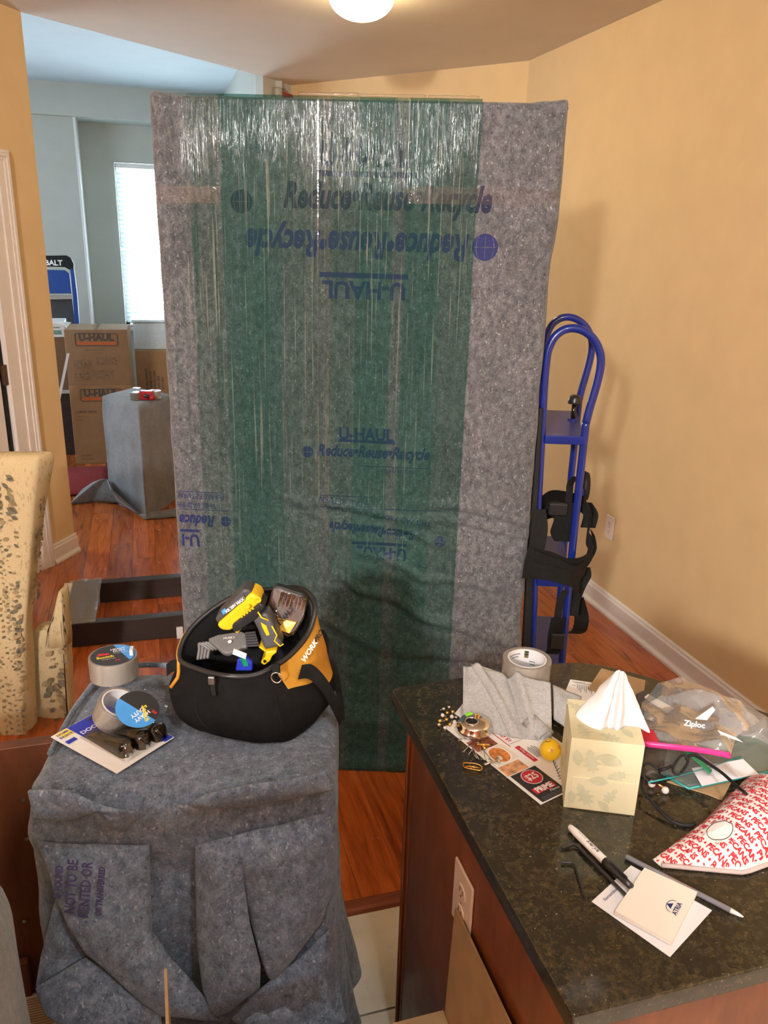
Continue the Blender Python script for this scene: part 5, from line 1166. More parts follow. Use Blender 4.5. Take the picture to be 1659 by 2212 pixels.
# ---- eyeglasses
gs = wthing('eyeglasses', 'black framed eyeglasses lying upside down by the clear bags', 'eyeglasses', (0.7892,0.941,0.915))
def glens(c, n, rx, ry, x):
    M = frame(c, x, n); return [M @ Vector((rx*abs(math.cos(a))**.75*(1 if math.cos(a) > 0 else -1), ry*abs(math.sin(a))**.75*(1 if math.sin(a) > 0 else -1), 0)) for a in [2*PI*k/24 for k in range(24)]]
gx = Vector((.80, .45, .38)); gn = Vector((-.15, -.62, .77))
for c, rx_, ry_ in (((0.7511,0.9342,0.936), .0145, .0150), ((0.8052,0.9323,0.944), .020, .008)):
    P = glens(Vector(c), gn, rx_, ry_, gx); obj('rim', MB().tube(P, .0022, 7, True), m_rubber, gs, smooth=True)
    mb = MB(); mb.add(P, [tuple(range(24))]); obj('lens', mb, m_pane, gs)
obj('bridge', MB().tube([(0.76,0.9284,0.944), (0.7669,0.9221,0.95), (0.7819,0.9259,0.95)], .0026, 7), m_rubber, gs, smooth=True)
obj('nose_pad', MB().ball((0.7665,0.9246,0.942), .004, 8, (1, .5, 1)), m_clear, gs)
obj('temple_arm', MB().tube(catmull([(0.7308,0.9245,0.936), (0.7166,0.9047,0.932), (0.7194,0.8795,0.926), (0.726,0.8511,0.92), (0.7364,0.8348,0.918), (0.7513,0.8279,0.918), (0.7614,0.8283,0.919)], 5), [.0022]*11+[.003]*20, 7), m_rubber, gs, smooth=True)
obj('temple_arm', MB().tube(catmull([(0.8197,0.9385,0.948), (0.8358,0.9392,0.952), (0.8449,0.8906,0.956), (0.8298,0.8391,0.972), (0.8173,0.7992,0.985)], 5), .0026, 7), m_rubber, gs, smooth=True)
# ---- pearls
for k, (q, lb) in enumerate((((0.7505,0.9271,0.9205), 'pearl bead beside the tissue box, left of the gold mount'), ((0.7623,0.9072,0.9205), 'pearl bead dangling lowest beside the tissue box'))):
    t = thing('pearl_earring', lb, 'earring', q); obj('pearl', MB().ball((0, 0, 0), .0062, 14), m_pearl, t, smooth=True)
    if k: obj('mount', MB().tube([(0, .005, .001), (-.003, .012, .002), (-.006, .013, .002)], .0022, 8), m_gold, t, smooth=True)
# ---- stacked clear sheets with teal edges
cs_ = wthing('teal_edged_case', 'flat clear plastic case with teal edges under the bags', 'plastic case', (0.8825,0.9433,0.915))
cp = [(0.8004,0.8998,0.918), (0.9615,0.9039,0.918), (1.0242,0.9304,0.918), (1.0258,1.0009,0.918), (0.8292,0.9993,0.918), (0.7862,0.9477,0.918)]
mb = MB(); mb.prism(cp, (0, 0, .010)); obj('case_body', mb, m_teal, cs_, bevel=.002)
e_ = [Vector(p)+Vector((0, 0, .002)) for p in ((0.7578,0.9348,0.918), (0.8154,0.9404,0.918), (0.8449,0.9433,0.918))]
obj('edge_strip', MB().tube([Vector(cp[5]), Vector(cp[0])+Vector((0, 0, .004)), Vector(cp[1])+Vector((0, 0, .004)), Vector(cp[2])+Vector((0, 0, .004))], .0024, 6), m_tealedge, cs_, smooth=True)
obj('edge_strip', MB().tube([(0.7381,0.9211,0.93), (0.7826,0.9222,0.93), (0.8496,0.928,0.93), (0.9352,0.9421,0.93)], .0014, 6), m_tealedge, cs_, smooth=True)
card('paper_slip', 'pale printed slip inside the teal edged case', 'paper', [(0.8184,0.8913,0.93), (0.8313,0.9352,0.93), (0.9345,0.9356,0.93), (0.9316,0.8949,0.93)], .0006, m_paper2)
card('cardboard_piece', 'brown card strip showing under the teal edged case', 'card', [(0.7821,0.9307,0.9147), (0.8418,0.9384,0.9147), (0.8887,0.904,0.9147), (0.842,0.8677,0.9147), (0.8289,0.8851,0.9147)], .0022, m_card)
# ---- clear zip bags with small hardware
zb = wthing('zip_bag', 'clear zip bag with a pink closing strip holding grey hardware', 'plastic bag', (0.9579,1.0679,0.915))
obj('bag_film', sheet([(0.7789,1.0069,0.945), (0.8419,1.1042,0.95), (0.8942,1.1334,0.965), (0.9376,1.1197,0.985), (0.9678,1.0646,0.985), (1.0075,1.0395,0.965), (1.0236,1.0051,0.945), (0.952,0.9784,0.945), (0.9087,0.9365,0.945), (0.8359,0.9626,0.945)], 4, .012, 28, .012, (0, -.3, 1)), m_bagclear, zb, smooth=True)
mb = MB(); mb.ribbon(catmull([(0.7702,0.9933,0.95), (0.8027,0.9697,0.955), (0.8525,0.9495,0.953), (0.9003,0.929,0.948)], 5), (0, .0035, .009), .002); obj('zip_strip', mb, m_pink, zb, smooth=True)
mb = MB(); mb.add([(0.7698,0.9931,0.952), (0.799,1.0355,0.955), (0.8063,1.0132,0.957), (0.7948,0.9783,0.956)], [(0, 1, 2, 3)]); obj('zip_corner', mb, m_bred, zb)
zM = Mat((0.8485,0.9692,0.99), (.93, -.33, -.1), (.25, .7, .65))
obj('print', text_mb('Ziploc', .014, onM(zM, .004), shear=.25, bold=.0004), m_wht, zb)
z2 = wthing('zip_bag', 'clear zip bag with a green closing strip, flat on the case', 'plastic bag', (0.8522,0.9561,0.93))
obj('bag_film', sheet([(0.8198,1.0102,0.936), (0.8751,1.0151,0.938), (0.8926,0.9375,0.936), (0.8914,0.8895,0.934), (0.8526,0.9091,0.934), (0.7808,0.9077,0.932), (0.7831,0.9559,0.933)], 3, .006, 40, .004, (0, 0, 1)), m_cling, z2, smooth=True)
mb = MB(); mb.ribbon([(0.8406,0.9765,0.944), (0.8436,0.9411,0.942), (0.8487,0.9096,0.938)], (.009, .006, 0), .002); obj('zip_strip', mb, m_green, z2)
mb = MB(); mb.ribbon([(0.8532,0.9734,0.944), (0.859,0.9373,0.942), (0.8649,0.9118,0.938)], (.003, .002, 0), .0015); obj('zip_strip', mb, plain('lilac_strip', (.25, .18, .30), .4), z2)
z3 = wthing('poly_bag', 'crumpled clear bag holding a black cap at the worktop end', 'plastic bag', (1.0378,1.0643,0.915))
obj('bag_film', sheet([(0.9326,1.0057,0.93), (0.9747,1.0558,0.95), (1.001,1.0315,0.965), (1.0366,1.0169,0.955), (1.0696,0.9944,0.925), (1.0134,0.9577,0.92), (0.9945,0.9905,0.93)], 4, .014, 34, .012, (0, -.3, 1)), m_bagclear, z3, smooth=True)
z4 = wthing('poly_bag', 'clear bag lying over earrings just right of the tissue box', 'plastic bag', (0.8042,0.9893,0.915))
obj('bag_film', sheet([(0.7738,0.9925,0.935), (0.8178,0.988,0.94), (0.8474,0.9774,0.93), (0.8077,0.9369,0.922), (0.7657,0.9338,0.92), (0.7489,0.9516,0.922)], 4, .012, 45, .006, (0, 0, 1)), m_cling, z4, smooth=True)
def hw(name, label, cat, mb, mt, loc): t = wthing(name, label, cat, loc); obj(name+'_body', mb, mt, t, smooth=False, bevel=.001); return t
RM = Mat((0.9132,1.1165,0.94), (.55, .8, 0), (0, 0, 1))
t = hw('plastic_caster', 'dark grey flanged fitting standing inside the pink strip bag', 'hardware', MB().lathe([(0, -.004), (.018, -.004), (.020, 0), (.018, .004), (.008, .005), (.008, .022), (0, .022)], 22, RM), m_dkgrey, (0.9368,1.1384,0.915))
RM = Mat((0.9605,1.0852,0.944), (.75, .5, .3), (-.3, .2, .9))
t = hw('grey_cylinder', 'brown grey cylinder lying inside the pink strip bag', 'hardware', MB().tube([(0.9399,1.0772,0.94), (0.9817,1.0834,0.95)], .021, 24), plain('taupe_plastic', (.13, .105, .08), .5), (0.9897,1.1171,0.915))
t = hw('grey_bar', 'dark grey flat bar with a pale strip inside the pink strip bag', 'hardware', MB().prism([(0.8642,1.1531,0.925), (0.888,1.1611,0.925), (0.9107,1.1036,0.925), (0.853,1.078,0.925), (0.8408,1.1045,0.925)], (0, 0, .014)), m_dkgrey, (0.8825,1.1348,0.915))
mb = MB(); mb.prism([(0.8703,1.1344,0.9395), (0.8832,1.1415,0.9395), (0.9019,1.0873,0.9395), (0.8814,1.0795,0.9395)], (0, 0, .003)); obj('pale_strip', mb, m_cream, t)
t = hw('black_cap', 'black rounded cap inside the clear bag at the worktop end', 'hardware', MB().lathe([(0, .014), (.012, .013), (.017, .006), (.018, -.008), (0, -.008)], 20, Matrix.Translation((0.9897,1.0351,0.935))), m_blackp, (1.0139,1.0605,0.915))
t = hw('wood_dowel', 'short pale wooden peg inside the clear bag at the worktop end', 'hardware', MB().tube([(1.0209,1.0447,0.94), (0.9953,1.0048,0.935)], .005, 12), plain('pale_wood', (.55, .33, .15), .6), (1.0366,1.055,0.915))
for k in range(3):
    t = hw('paper_leaflet', ('white folded leaflet end sticking up inside the pink strip bag', 'white leaflet edge under the tissue beside the pink strip bag', 'white leaflet tip at the right inside the pink strip bag')[k], 'paper', MB().prism(([(0.8648,0.9838,0.99), (0.9107,0.9999,0.997), (0.9115,0.994,0.994), (0.8833,0.9781,0.988)], [(0.8324,1.0778,0.95), (0.8323,1.0513,0.955), (0.8259,1.047,0.953), (0.8176,1.0598,0.95)], [(0.9113,0.9798,0.962), (0.9399,0.9651,0.952), (0.9471,0.9553,0.948), (0.9141,0.9724,0.957)])[k], (0, .001, .0006)), m_paper, (0.9012,1.0272,0.95))
# ---- pecan bag
pb = wthing('pecan_bag', 'white paper bag printed with red PECANS lettering at the worktop edge', 'snack bag', (0.7785,0.7868,0.9147))
a0, a1 = Vector((0.6585,0.7853,0.9155)), Vector((0.6547,0.7639,0.9155))
ax_ = (Vector((0.9068,0.8388,0.9155))-Vector((0.6577,0.7761,0.9155))); ax_.z = 0; PL = .27; ax_.normalize(); ay_ = Vector((-ax_.y, ax_.x, 0)); po = Vector((0.6566,0.7745,0.9155))
def up_(u): x = PL*u; return .008+.12*min(x, .125)+.24*max(0, x-.125)
def lo_(u): x = PL*u; return -.009-.72*min(x, .093)-.13*max(0, x-.093)
def cen(u): return (up_(u)+lo_(u))/2
def hw(u): return (up_(u)-lo_(u))/2
def pe(u, v, up=1):
    """u along the bag from its flat end, v across"""
    w = hw(u); x = PL*u; k = 2*v-1
    h = .052*math.sin(min(1, u*1.25)*PI*.5)**1.2*max(0, 1-abs(k)**2.4)**.75
    p = po+ax_*x+ay_*(w*k*1.0+cen(u))
    cr_ = .004*fn3((u*9, v*7, 3))+.003*fn3((u*24, v*20, 9))
    return Vector((p.x, p.y, .9150+(h+max(0, cr_*min(1, h*60))) if up else .9150))
mb = MB(); mb.grid(60, 30, pe); mb.grid(60, 30, lambda u, v: pe(u, v, 0)); obj('paper_bag', mb, plain('bag_paper', (.80, .77, .76), .5, vary=.02), pb, smooth=True)
pang = .78
def pmap(cx, cy, rot): 
    c, s = math.cos(rot), math.sin(rot)
    def f(a, b):
        x = cx+a*c-b*s; y = cy+a*s+b*c
        u = x/PL; w = hw(max(0, u))
        v = (y-cen(u))/(2*w)+.5
        ok = .01 < u < .99 and .03 < v < .97
        return pe(min(.99, max(.01, u)), min(.97, max(.03, v)))+Vector((0, 0, .0009)), ok
    return f
rot = math.radians(-86)
ovx, ovy, orr = .102, -.026, .0185
for row in range(0, 22):
    f = pmap(row*.0152+.012, .0, rot+0); f0 = f
    c, s = math.cos(rot), math.sin(rot)
    # a row is a line of the words running across the bag
    fx = pmap(.006+row*.0132, -.03, rot)
    oks = []
    def g(a, b, fx=fx): p, ok = fx(a+(.011, -.008, .019, .003)[row % 4], b); oks.append(ok); return p
    mb = text_mb(' \u2022 '.join(['PECANS']*6),   .0122, g, bold=.00055, shear=.12, sx=.78)
    def inov(i): 
        v = Vector(mb.v[i]); d = v-(po+ax_*ovx+ay_*(ovy+.004)); return (d.dot(ax_)/.021)**2+(d.dot(ay_)/.017)**2 < 1
    mb.f = [q for q in mb.f if all(oks[i] for i in q) and not any(inov(i) for i in q)]
    if mb.f: obj('print', mb, m_bred, pb)
def ovp(a, k):
    fx = pmap(ovx, ovy+.004, 0); return fx(.0195*k*math.cos(a), .0155*k*math.sin(a))[0]
obj('emblem_ring', MB().tube([ovp(2*PI*k/32, 1) for k in range(32)], .0005, 5, True), m_blkp, pb)
obj('bag_hem', MB().tube([po+ax_*(PL*u)+ay_*(cen(u)-hw(u))+Vector((0, 0, .003)) for u in [k/20*.95 for k in range(21)]], .0035, 7), plain('hem_paper', (.55, .47, .46), .5), pb, smooth=True)
# ---- round chrome tin, pins, beads
ct = thing('chrome_tin', 'round shiny chrome tin lying by the pins on the worktop', 'tin', (0.5239,1.1411,0.9148), .3)
obj('tin_body', MB().lathe([(0, 0), (.026, 0), (.031, .004), (.033, .009), (.0325, .013), (.029, .016), (.0295, .020), (.026, .024), (.018, .026), (0, .0265)], 40), m_chrome, ct, smooth=True)
obj('tin_well', disc(Matrix.Translation((-.009, -.001, 0)), .010, .0272), m_dark, ct); obj('tin_rim', MB().tube([(-.009+.0115*math.cos(a), -.001+.0115*math.sin(a), .0272) for a in [2*PI*k/22 for k in range(22)]], .0015, 6, True), m_chrome, ct, smooth=True)
obj('green_tab', MB().box((-.004, .018, .022), (.010, .024, .0275)), plain('lime_plastic', (.25, .75, .03), .4), ct, bevel=.001)
for k, (x, y) in enumerate(((.012, .004), (.015, .009), (.010, .010))): obj('gold_charm', MB().ball((x, y, .0275), .0025, 8), m_gold, ct, smooth=True)
rp = random.Random(11)
def pin(a, b, r=.0009, head=True, mt=None, lb='', nm='nail_pin', cat='pin'):
    a = Vector(a); b = Vector(b); t = wthing(nm, lb, cat, a, 'loose pins by the chrome tin'); obj('shank', MB().tube([a, b], r, 6), mt or m_steel, t, smooth=True)
    if head: obj('head', MB().tube([a-(b-a).normalized()*.0009, a+(b-a).normalized()*.0002], r*2.6, 8), mt or m_steel, t)
PINL = 'thin shiny metal pin in the loose pile below the chrome tin'
for a_, b_ in (((0.4859,1.122,0.9162), (0.5159,1.1262,0.9162)), ((0.4896,1.1269,0.9162), (0.5149,1.1149,0.9162)), ((0.5023,1.0926,0.9162), (0.5005,1.0631,0.9162)), ((0.4986,1.088,0.9162), (0.4984,1.0663,0.9162)), ((0.5191,1.0829,0.9162), (0.5222,1.0419,0.9162)), ((0.5051,1.062,0.9162), (0.5134,1.0573,0.9162)), ((0.4814,1.0881,0.9162), (0.5053,1.1087,0.9162)), ((0.5213,1.1133,0.9162), (0.5113,1.0766,0.9162)), ((0.5191,1.0585,0.9162), (0.5245,1.0374,0.9162)), ((0.4883,1.0796,0.9162), (0.5149,1.1063,0.9162)), ((0.5229,1.0959,0.9162), (0.5113,1.0604,0.9162)), ((0.5133,1.1067,0.9162), (0.531,1.1109,0.9162))):
    pin(a_, b_, lb=PINL)
t = wthing('steel_bolt', 'bright steel bolt lying right of the loose pins', 'bolt', (0.5042,1.0438,0.918)); obj('shank', MB().tube([(0.5026,1.0442,0.918), (0.5309,1.0504,0.918)], .0022, 8), m_chrome, t, smooth=True); obj('bolt_head', MB().tube([(0.532,1.0567,0.918), (0.5306,1.0438,0.918)], .0028, 8), m_chrome, t, smooth=True)
t = wthing('gold_clip', 'small gold clip lying lowest among the loose metal bits', 'clip', (0.4799,1.0461,0.917))
obj('wire', MB().tube(catmull([(0.4684,1.0554,0.918), (0.4684,1.045,0.918), (0.4795,1.0371,0.918), (0.4906,1.0317,0.918), (0.4949,1.0382,0.92), (0.4875,1.045,0.922), (0.4722,1.0528,0.921)], 4, True), .0013, 6, True), m_gold, t, smooth=True)
obj('wire', MB().tube([(0.4678,1.0476,0.919), (0.4779,1.0382,0.923), (0.4905,1.0355,0.919)], .0016, 6), m_gold, t, smooth=True); obj('wire', MB().tube([(0.4779,1.0542,0.919), (0.4768,1.0389,0.919)], .0014, 6), m_gold, t, smooth=True)
t = wthing('gold_pin', 'dull gold pin beneath the chrome tin', 'pin', (0.5213,1.1007,0.917)); obj('bar', MB().tube([(0.5127,1.1014,0.918), (0.534,1.0933,0.918)], .0028, 8), m_gold, t, smooth=True); obj('bar', MB().tube([(0.5207,1.1079,0.918), (0.5217,1.0852,0.918)], .002, 8), m_gold, t, smooth=True)
BL = ('tiny pearl bead earring in the cluster left of the chrome tin', 'tiny gold bead earring in the cluster left of the chrome tin', 'tiny silvery bead earring in the cluster left of the chrome tin')
for k, (q, c) in enumerate((((0.4939,1.2203,0.9185), 2), ((0.4852,1.2016,0.9185), 0), ((0.4866,1.1855,0.9185), 1), ((0.5004,1.1931,0.9185), 0), ((0.5076,1.2073,0.9185), 1), ((0.5064,1.2238,0.9185), 2), ((0.4989,1.1748,0.9185), 0), ((0.4753,1.1623,0.9185), 0), ((0.4733,1.1841,0.9185), 1), ((0.488,1.1698,0.9185), 1), ((0.5069,1.1884,0.9185), 2), ((0.4996,1.1624,0.9185), 0), ((0.4963,1.2068,0.9185), 1), ((0.4676,1.1733,0.9185), 2))):
    t = thing('bead_earring', BL[c], 'earring', q, rp.random()*6, ('pearl', 'gold', 'silvery')[c]+' bead earrings on the worktop'); r = .0032+.0012*rp.random()
    obj('bead', MB().ball((0, 0, 0), r, 10), (m_pearl, m_gold, m_chrome)[c], t, smooth=True); obj('post', MB().tube([(0, 0, 0), (.006, .002, -.0012)], .0006, 5), m_steel, t)
# ---------------------------------------------------------------- open cardboard box in the foreground
cbo = wthing('cardboard_box', 'open brown cardboard box with raised flaps at the foot of the island', 'cardboard box', (.2, .76, 0))
bx0, bx1, by0, by1, bz = -.040, .437, .52, .985, .45
mb = MB(); t_ = .004
for a, b in (((bx0, by0, 0), (bx1, by1, t_)), ((bx0, by0, 0), (bx0+t_, by1, bz)), ((bx1-t_, by0, 0), (bx1, by1, bz)), ((bx0, by0, 0), (bx1, by0+t_, bz)), ((bx0, by1-t_, 0), (bx1, by1, bz))): mb.box(a, b)
obj('box_body', mb, m_card, cbo)
def flap(p, vec): obj('flap', MB().prism(p, vec), m_card, cbo)
flap([(bx1-t_, by0+.01, bz), (bx1-t_, by1-.004, bz), (bx1+.003, by1-.002, bz+.235), (bx1+.003, by0+.02, bz+.235)], (.004, 0, 0))
flap([(bx0, by0+.01, bz), (bx0, by1-.004, bz), (bx0+.003, by1+.002, bz+.232), (bx0+.003, by0+.02, bz+.232)], (.0045, 0, 0))
flap([(.285, by1, bz-.002), (bx1-.005, by1, bz), (bx1-.008, by1-.215, bz+.012), (.20, by1-.215, bz+.012)], (0, 0, .004))
mb = MB()
for k in range(46): mb.tube([(bx0+.0055, by1+.0015, bz+.004+.005*k), (bx0+.0055, by1+.0030, bz+.0065+.005*k)], .0013, 5)
obj('flap_flutes', mb, m_card, cbo, kind='stuff')
# ---------------------------------------------------------------- cherry panel, mat, second padded thing
pl = wthing('cherry_panel', 'dark cherry wood panel standing upright behind the padded box', 'furniture panel', (-.7, 1.66, 0))
obj('panel_board', MB().box((-1.5, 1.645, .0), (-.245, 1.677, .684)), m_panel, pl, bevel=.003)
obj('foot_block', MB().box((-.408, 1.620, .0), (-.368, 1.640, .105)), m_panel, pl, bevel=.002)
obj('foot_rail', MB().box((-.368, 1.628, .0), (-.28, 1.640, .012)), m_panel, pl)
for q in ((-0.332,1.64,0.549), (-0.3356,1.64,0.4433), (-0.3664,1.64,0.2117)): obj('screw', MB().lathe([(0, .003), (.004, .002), (.0045, 0)], 10, Mat(q, (1, 0, 0), (0, 0, 1))), m_steel, pl)
tag(obj('floor_mat', MB().box((-1.25, .60, .0006), (-.22, 1.612, .007)), m_mat, None, bevel=.003), 'beige woven floor mat before the cherry panel', 'floor mat')
gb = wthing('padded_bundle', 'grey pad draped over a rounded bundle at the lower left edge', 'padded bundle', (-.6, .95, 0))
def bun(u, v):
    a = 2*PI*u; c, s = math.cos(a), math.sin(a); e = .5
    k = 1-v
    rr_ = (1-max(0, (k-.72)/.28)**2.2)**.5 if k > .72 else 1
    rx, ry = .34+.012*(1-k)*4*.5, .26
    x = -.600+rx*rr_*abs(c)**e*(1 if c > 0 else -1); y = .97+ry*rr_*abs(s)**e*(1 if s > 0 else -1)
    w = .012*math.sin(a*9+3*k)*(1-k)+.006*fn3((c*4, s*4, k*5))
    return Vector((x+w*c, y+w*s, .95*k))
mb = MB(); mb.grid(90, 40, bun, True); obj('moving_pad', mb, m_feltL, gb, smooth=True)
# ---------------------------------------------------------------- slipcovered chair
ch = wthing('dining_chair', 'floral linen slipcovered dining chair by the left door', 'chair', (-.42, 2.8, 0))
def loft(rings, mb=None, capb=True, capt=True):
    mb = mb or MB(); n = len(rings[0]); base = len(mb.v)
    for r in rings: mb.v += [tuple(p) for p in r]
    for j in range(len(rings)-1):
        for i in range(n): k = (i+1) % n; mb.f.append((base+j*n+i, base+j*n+k, base+(j+1)*n+k, base+(j+1)*n+i))
    if capb: mb.f.append(tuple(base+i for i in reversed(range(n))))
    if capt: mb.f.append(tuple(base+(len(rings)-1)*n+i for i in range(n)))
    return mb
def cring(L, R, dep, turn, wav=0, ph=0):
    """a rounded oblong outline between two points, with depth behind it"""
    L = Vector(L); R = Vector(R); f = Vector((.287, .958, 0)); out = []
    ax = (R-L); n = 44
    for k in range(n):
        a = 2*PI*k/n; c, s = math.cos(a), math.sin(a)
        u = .5+.5*abs(c)**.45*(1 if c > 0 else -1); d = .5+.5*abs(s)**.45*(1 if s > 0 else -1)
        q = L+ax*u+f*(dep*d)+Vector((0, 0, -turn*u))
        q += f*wav*math.sin(k*1.7+ph)+ax.normalized()*wav*.6*math.sin(k*2.3+ph); out.append(q)
    return out
def qring(FL, FR, BR, BL, wav=0, ph=0, e=.24):
    FL, FR, BR, BL = map(Vector, (FL, FR, BR, BL)); out = []; n = 48; cc = (FL+FR+BR+BL)/4
    for k in range(n):
        a = 2*PI*k/n; c, s = math.cos(a), math.sin(a)
        u = .5+.5*abs(c)**e*(1 if c > 0 else -1); d = .5+.5*abs(s)**e*(1 if s > 0 else -1)
        q = FL.lerp(FR, u).lerp(BL.lerp(BR, u), d)
        o_ = (q-cc); o_.z = 0
        q += o_.normalized()*wav*math.sin(k*1.7+ph+math.sin(k*.9)); out.append(q)
    return out
rows = [
 ((-1.0568,2.9258,-0.3275), (-0.5719,2.7807,-0.3099), (-0.5092,2.8663,-0.3453), .004), ((-1.0226,2.9156,-0.1186), (-0.5467,2.7731,-0.1017), (-0.4906,2.8607,-0.1352), .004), ((-0.9899,2.9058,0.0813), (-0.521,2.7655,0.0977), (-0.4761,2.8564,0.066), .002), ((-0.9585,2.8964,0.2728), (-0.4964,2.7581,0.2886), (-0.4639,2.8527,0.2589), .001), ((-0.9314,2.8883,0.4384), (-0.4732,2.7512,0.4538), (-0.4542,2.8498,0.4255), 0), ((-0.9139,2.883,0.5454), (-0.4552,2.7458,0.5606), (-0.4327,2.8434,0.5361), 0),
 ((-0.8883,2.8754,0.7011), (-0.4304,2.7384,0.716), (-0.3988,2.8333,0.6937), 0), ((-0.8611,2.8672,0.8677), (-0.4033,2.7302,0.8822), (-0.3581,2.8211,0.8629), 0), ((-0.8452,2.8625,0.9645), (-0.3855,2.7249,0.9789), (-0.33,2.8127,0.9602), 0), ((-0.8369,2.86,1.0152), (-0.3757,2.722,1.0296), (-0.3159,2.8085,1.0112), 0), ((-0.8348,2.8656,1.0386), (-0.3739,2.7277,1.053), (-0.3171,2.8036,1.0401), 0), ((-0.8367,2.8787,1.0478), (-0.3772,2.7412,1.0621), (-0.3248,2.7934,1.0559), 0), ((-0.8234,2.8925,1.0515), (-0.3863,2.7617,1.0651), (-0.3457,2.7809,1.0647), 0)]
bn = Vector((-.287*.095, .0, 0))
def bl4(a, b, c): a, b, c = Vector(a), Vector(b), Vector(c); d = a+(c-b)*.6; d.z = a.z; b2 = c.copy(); b2.z = b.z; return (a, b, b2, d)
obj('backrest', loft([qring(*bl4(a, b, c), w*1.5, i) for i, (a, b, c, w) in enumerate(rows)]), m_floral, ch, smooth=True)
rows = [((-0.5841,2.9096,-0.4305), (-0.4136,2.8586,-0.4242), .005), ((-0.5574,2.9016,-0.19), (-0.3979,2.8539,-0.1843), .005), ((-0.5307,2.8936,0.0189), (-0.3832,2.8495,0.024), .004), ((-0.5019,2.885,0.2191), (-0.3708,2.8458,0.2235), .004), ((-0.4869,2.8805,0.3256), (-0.3638,2.8437,0.3298), .004), ((-0.474,2.8819,0.3595), (-0.3619,2.8483,0.3708), .003)]
obj('seat', loft([cring(a, b, .09, 0, w*1.4, i*2) for i, (a, b, w) in enumerate(rows)]), m_floral, ch, smooth=True)
rows = [((-0.4349,2.8493,0.3069), (-0.3596,2.8268,0.3095), .005), ((-0.4215,2.8453,0.3736), (-0.3581,2.8263,0.3757), .006), ((-0.4005,2.839,0.421), (-0.3552,2.8254,0.4226), .006), ((-0.3843,2.8394,0.4746), (-0.3525,2.8298,0.472), .005), ((-0.3736,2.8466,0.5106), (-0.3543,2.8408,0.5112), .003), ((-0.3668,2.855,0.5245), (-0.3587,2.8526,0.5247), .001)]
obj('arm_roll', loft([cring(a, b, .07, 0, w, i*3) for i, (a, b, w) in enumerate(rows)]), m_floral, ch, smooth=True)
def zz(p, z): return (p[0], p[1], z)
obj('seat_cushion', loft([qring(zz((-0.9903,3.0311,0.0837), z), zz((-0.5352,2.895,0.0994), z), zz((-0.6088,3.2927,-0.1274), z), zz((-0.992,3.4074,-0.1406), z), w, i) for i, (z, w) in enumerate(((.004, .006), (.2, .005), (.36, .003), (.42, 0), (.45, 0)))]), m_floral, ch, smooth=True)
# printed garlands: leaf shapes lying on the cloth
lr = random.Random(21)
def garland(M, u0, z0, z1, amp, n, size, spread, mats, lim=lambda z: 9):
    mbs = [MB() for _ in mats]
    for k in range(n):
        t_ = k/n; z = z0+(z1-z0)*t_; u = u0+amp*math.sin(t_*9+u0*40); sd = 1 if k % 2 else -1
        dense = .55+.45*math.sin(t_*13+u0*31)
        if lr.random() > .55+.45*dense: continue
        L = size*(.6+.7*lr.random())*(.7+.5*dense); a = -PI/2+sd*(.5+.9*lr.random()); u += sd*spread*lr.random()
        c, s = math.cos(a), math.sin(a); w = L*(.22+.14*lr.random())
        pts = [(0, 0), (.3, w/L*.8), (.55, w/L), (.8, w/L*.6), (1, 0), (.8, -w/L*.6), (.55, -w/L), (.3, -w/L*.8)]
        if max(u+L*(x*c-y*s) for x, y in pts) > lim(z): continue
        mbs[lr.randrange(len(mats))].add([M @ Vector((u+L*(x*c-y*s), z+L*(x*s+y*c), 0)) for x, y in pts], [tuple(range(8))])
    for mb, mt in zip(mbs, mats):
        if mb.f: obj('print', mb, mt, ch, kind='stuff')
lfm = [plain('leaf_print_olive', (.24, .18, .09), .9, vary=.3, scale=50), plain('leaf_print_dark', (.15, .13, .085), .9, vary=.3, scale=50), plain('leaf_print_tan', (.33, .24, .13), .9, vary=.2, scale=50)]
right_ = Vector((.958, -.287, 0))
gM = Mat(Vector((-0.5458,2.7697,0.5415)), right_, (0, 0, 1))
for u0, n, sz, sp, am in ((-.25, 80, .026, .024, .012), (-.17, 90, .014, .005, .004), (-.08, 100, .027, .026, .012), (-.03, 80, .014, .005, .004), (.010, 100, .015, .006, .004), (.034, 100, .015, .006, .004), (.066, 150, .026, .018, .010)):
    garland(gM, u0, -.60, .465, am, n, sz, sp, lfm, lambda z: .078+.069*z)
for q, nrm, z0, z1, n in (((-0.42,2.7926,0.518), None, -.02, .42, 60),):
    s0_ = (Vector((-0.3422,2.8163,0.9598))-Vector((-0.3855,2.7249,0.9789))); s0_.z = 0; s0_.normalize(); nn = Vector((s0_.y, -s0_.x, 0))
    s1_ = Vector((-0.3855,2.7249,0.9789)); s2_ = Vector((-0.4732,2.7512,0.4538)); up_ = (s1_-s2_).normalized()
    sM = Mat((s1_+s2_)/2+s0_*.050+nn*.004, s0_, up_); garland(sM, 0, -.19, .20, .004, 90, .018, .010, lfm, lambda z: .030)
kM = Mat(Vector((-0.4084,2.8403,0.2121)), right_, (0, 0, 1)); garland(kM, .0, -.3, .10, .016, 50, .030, .020, lfm)
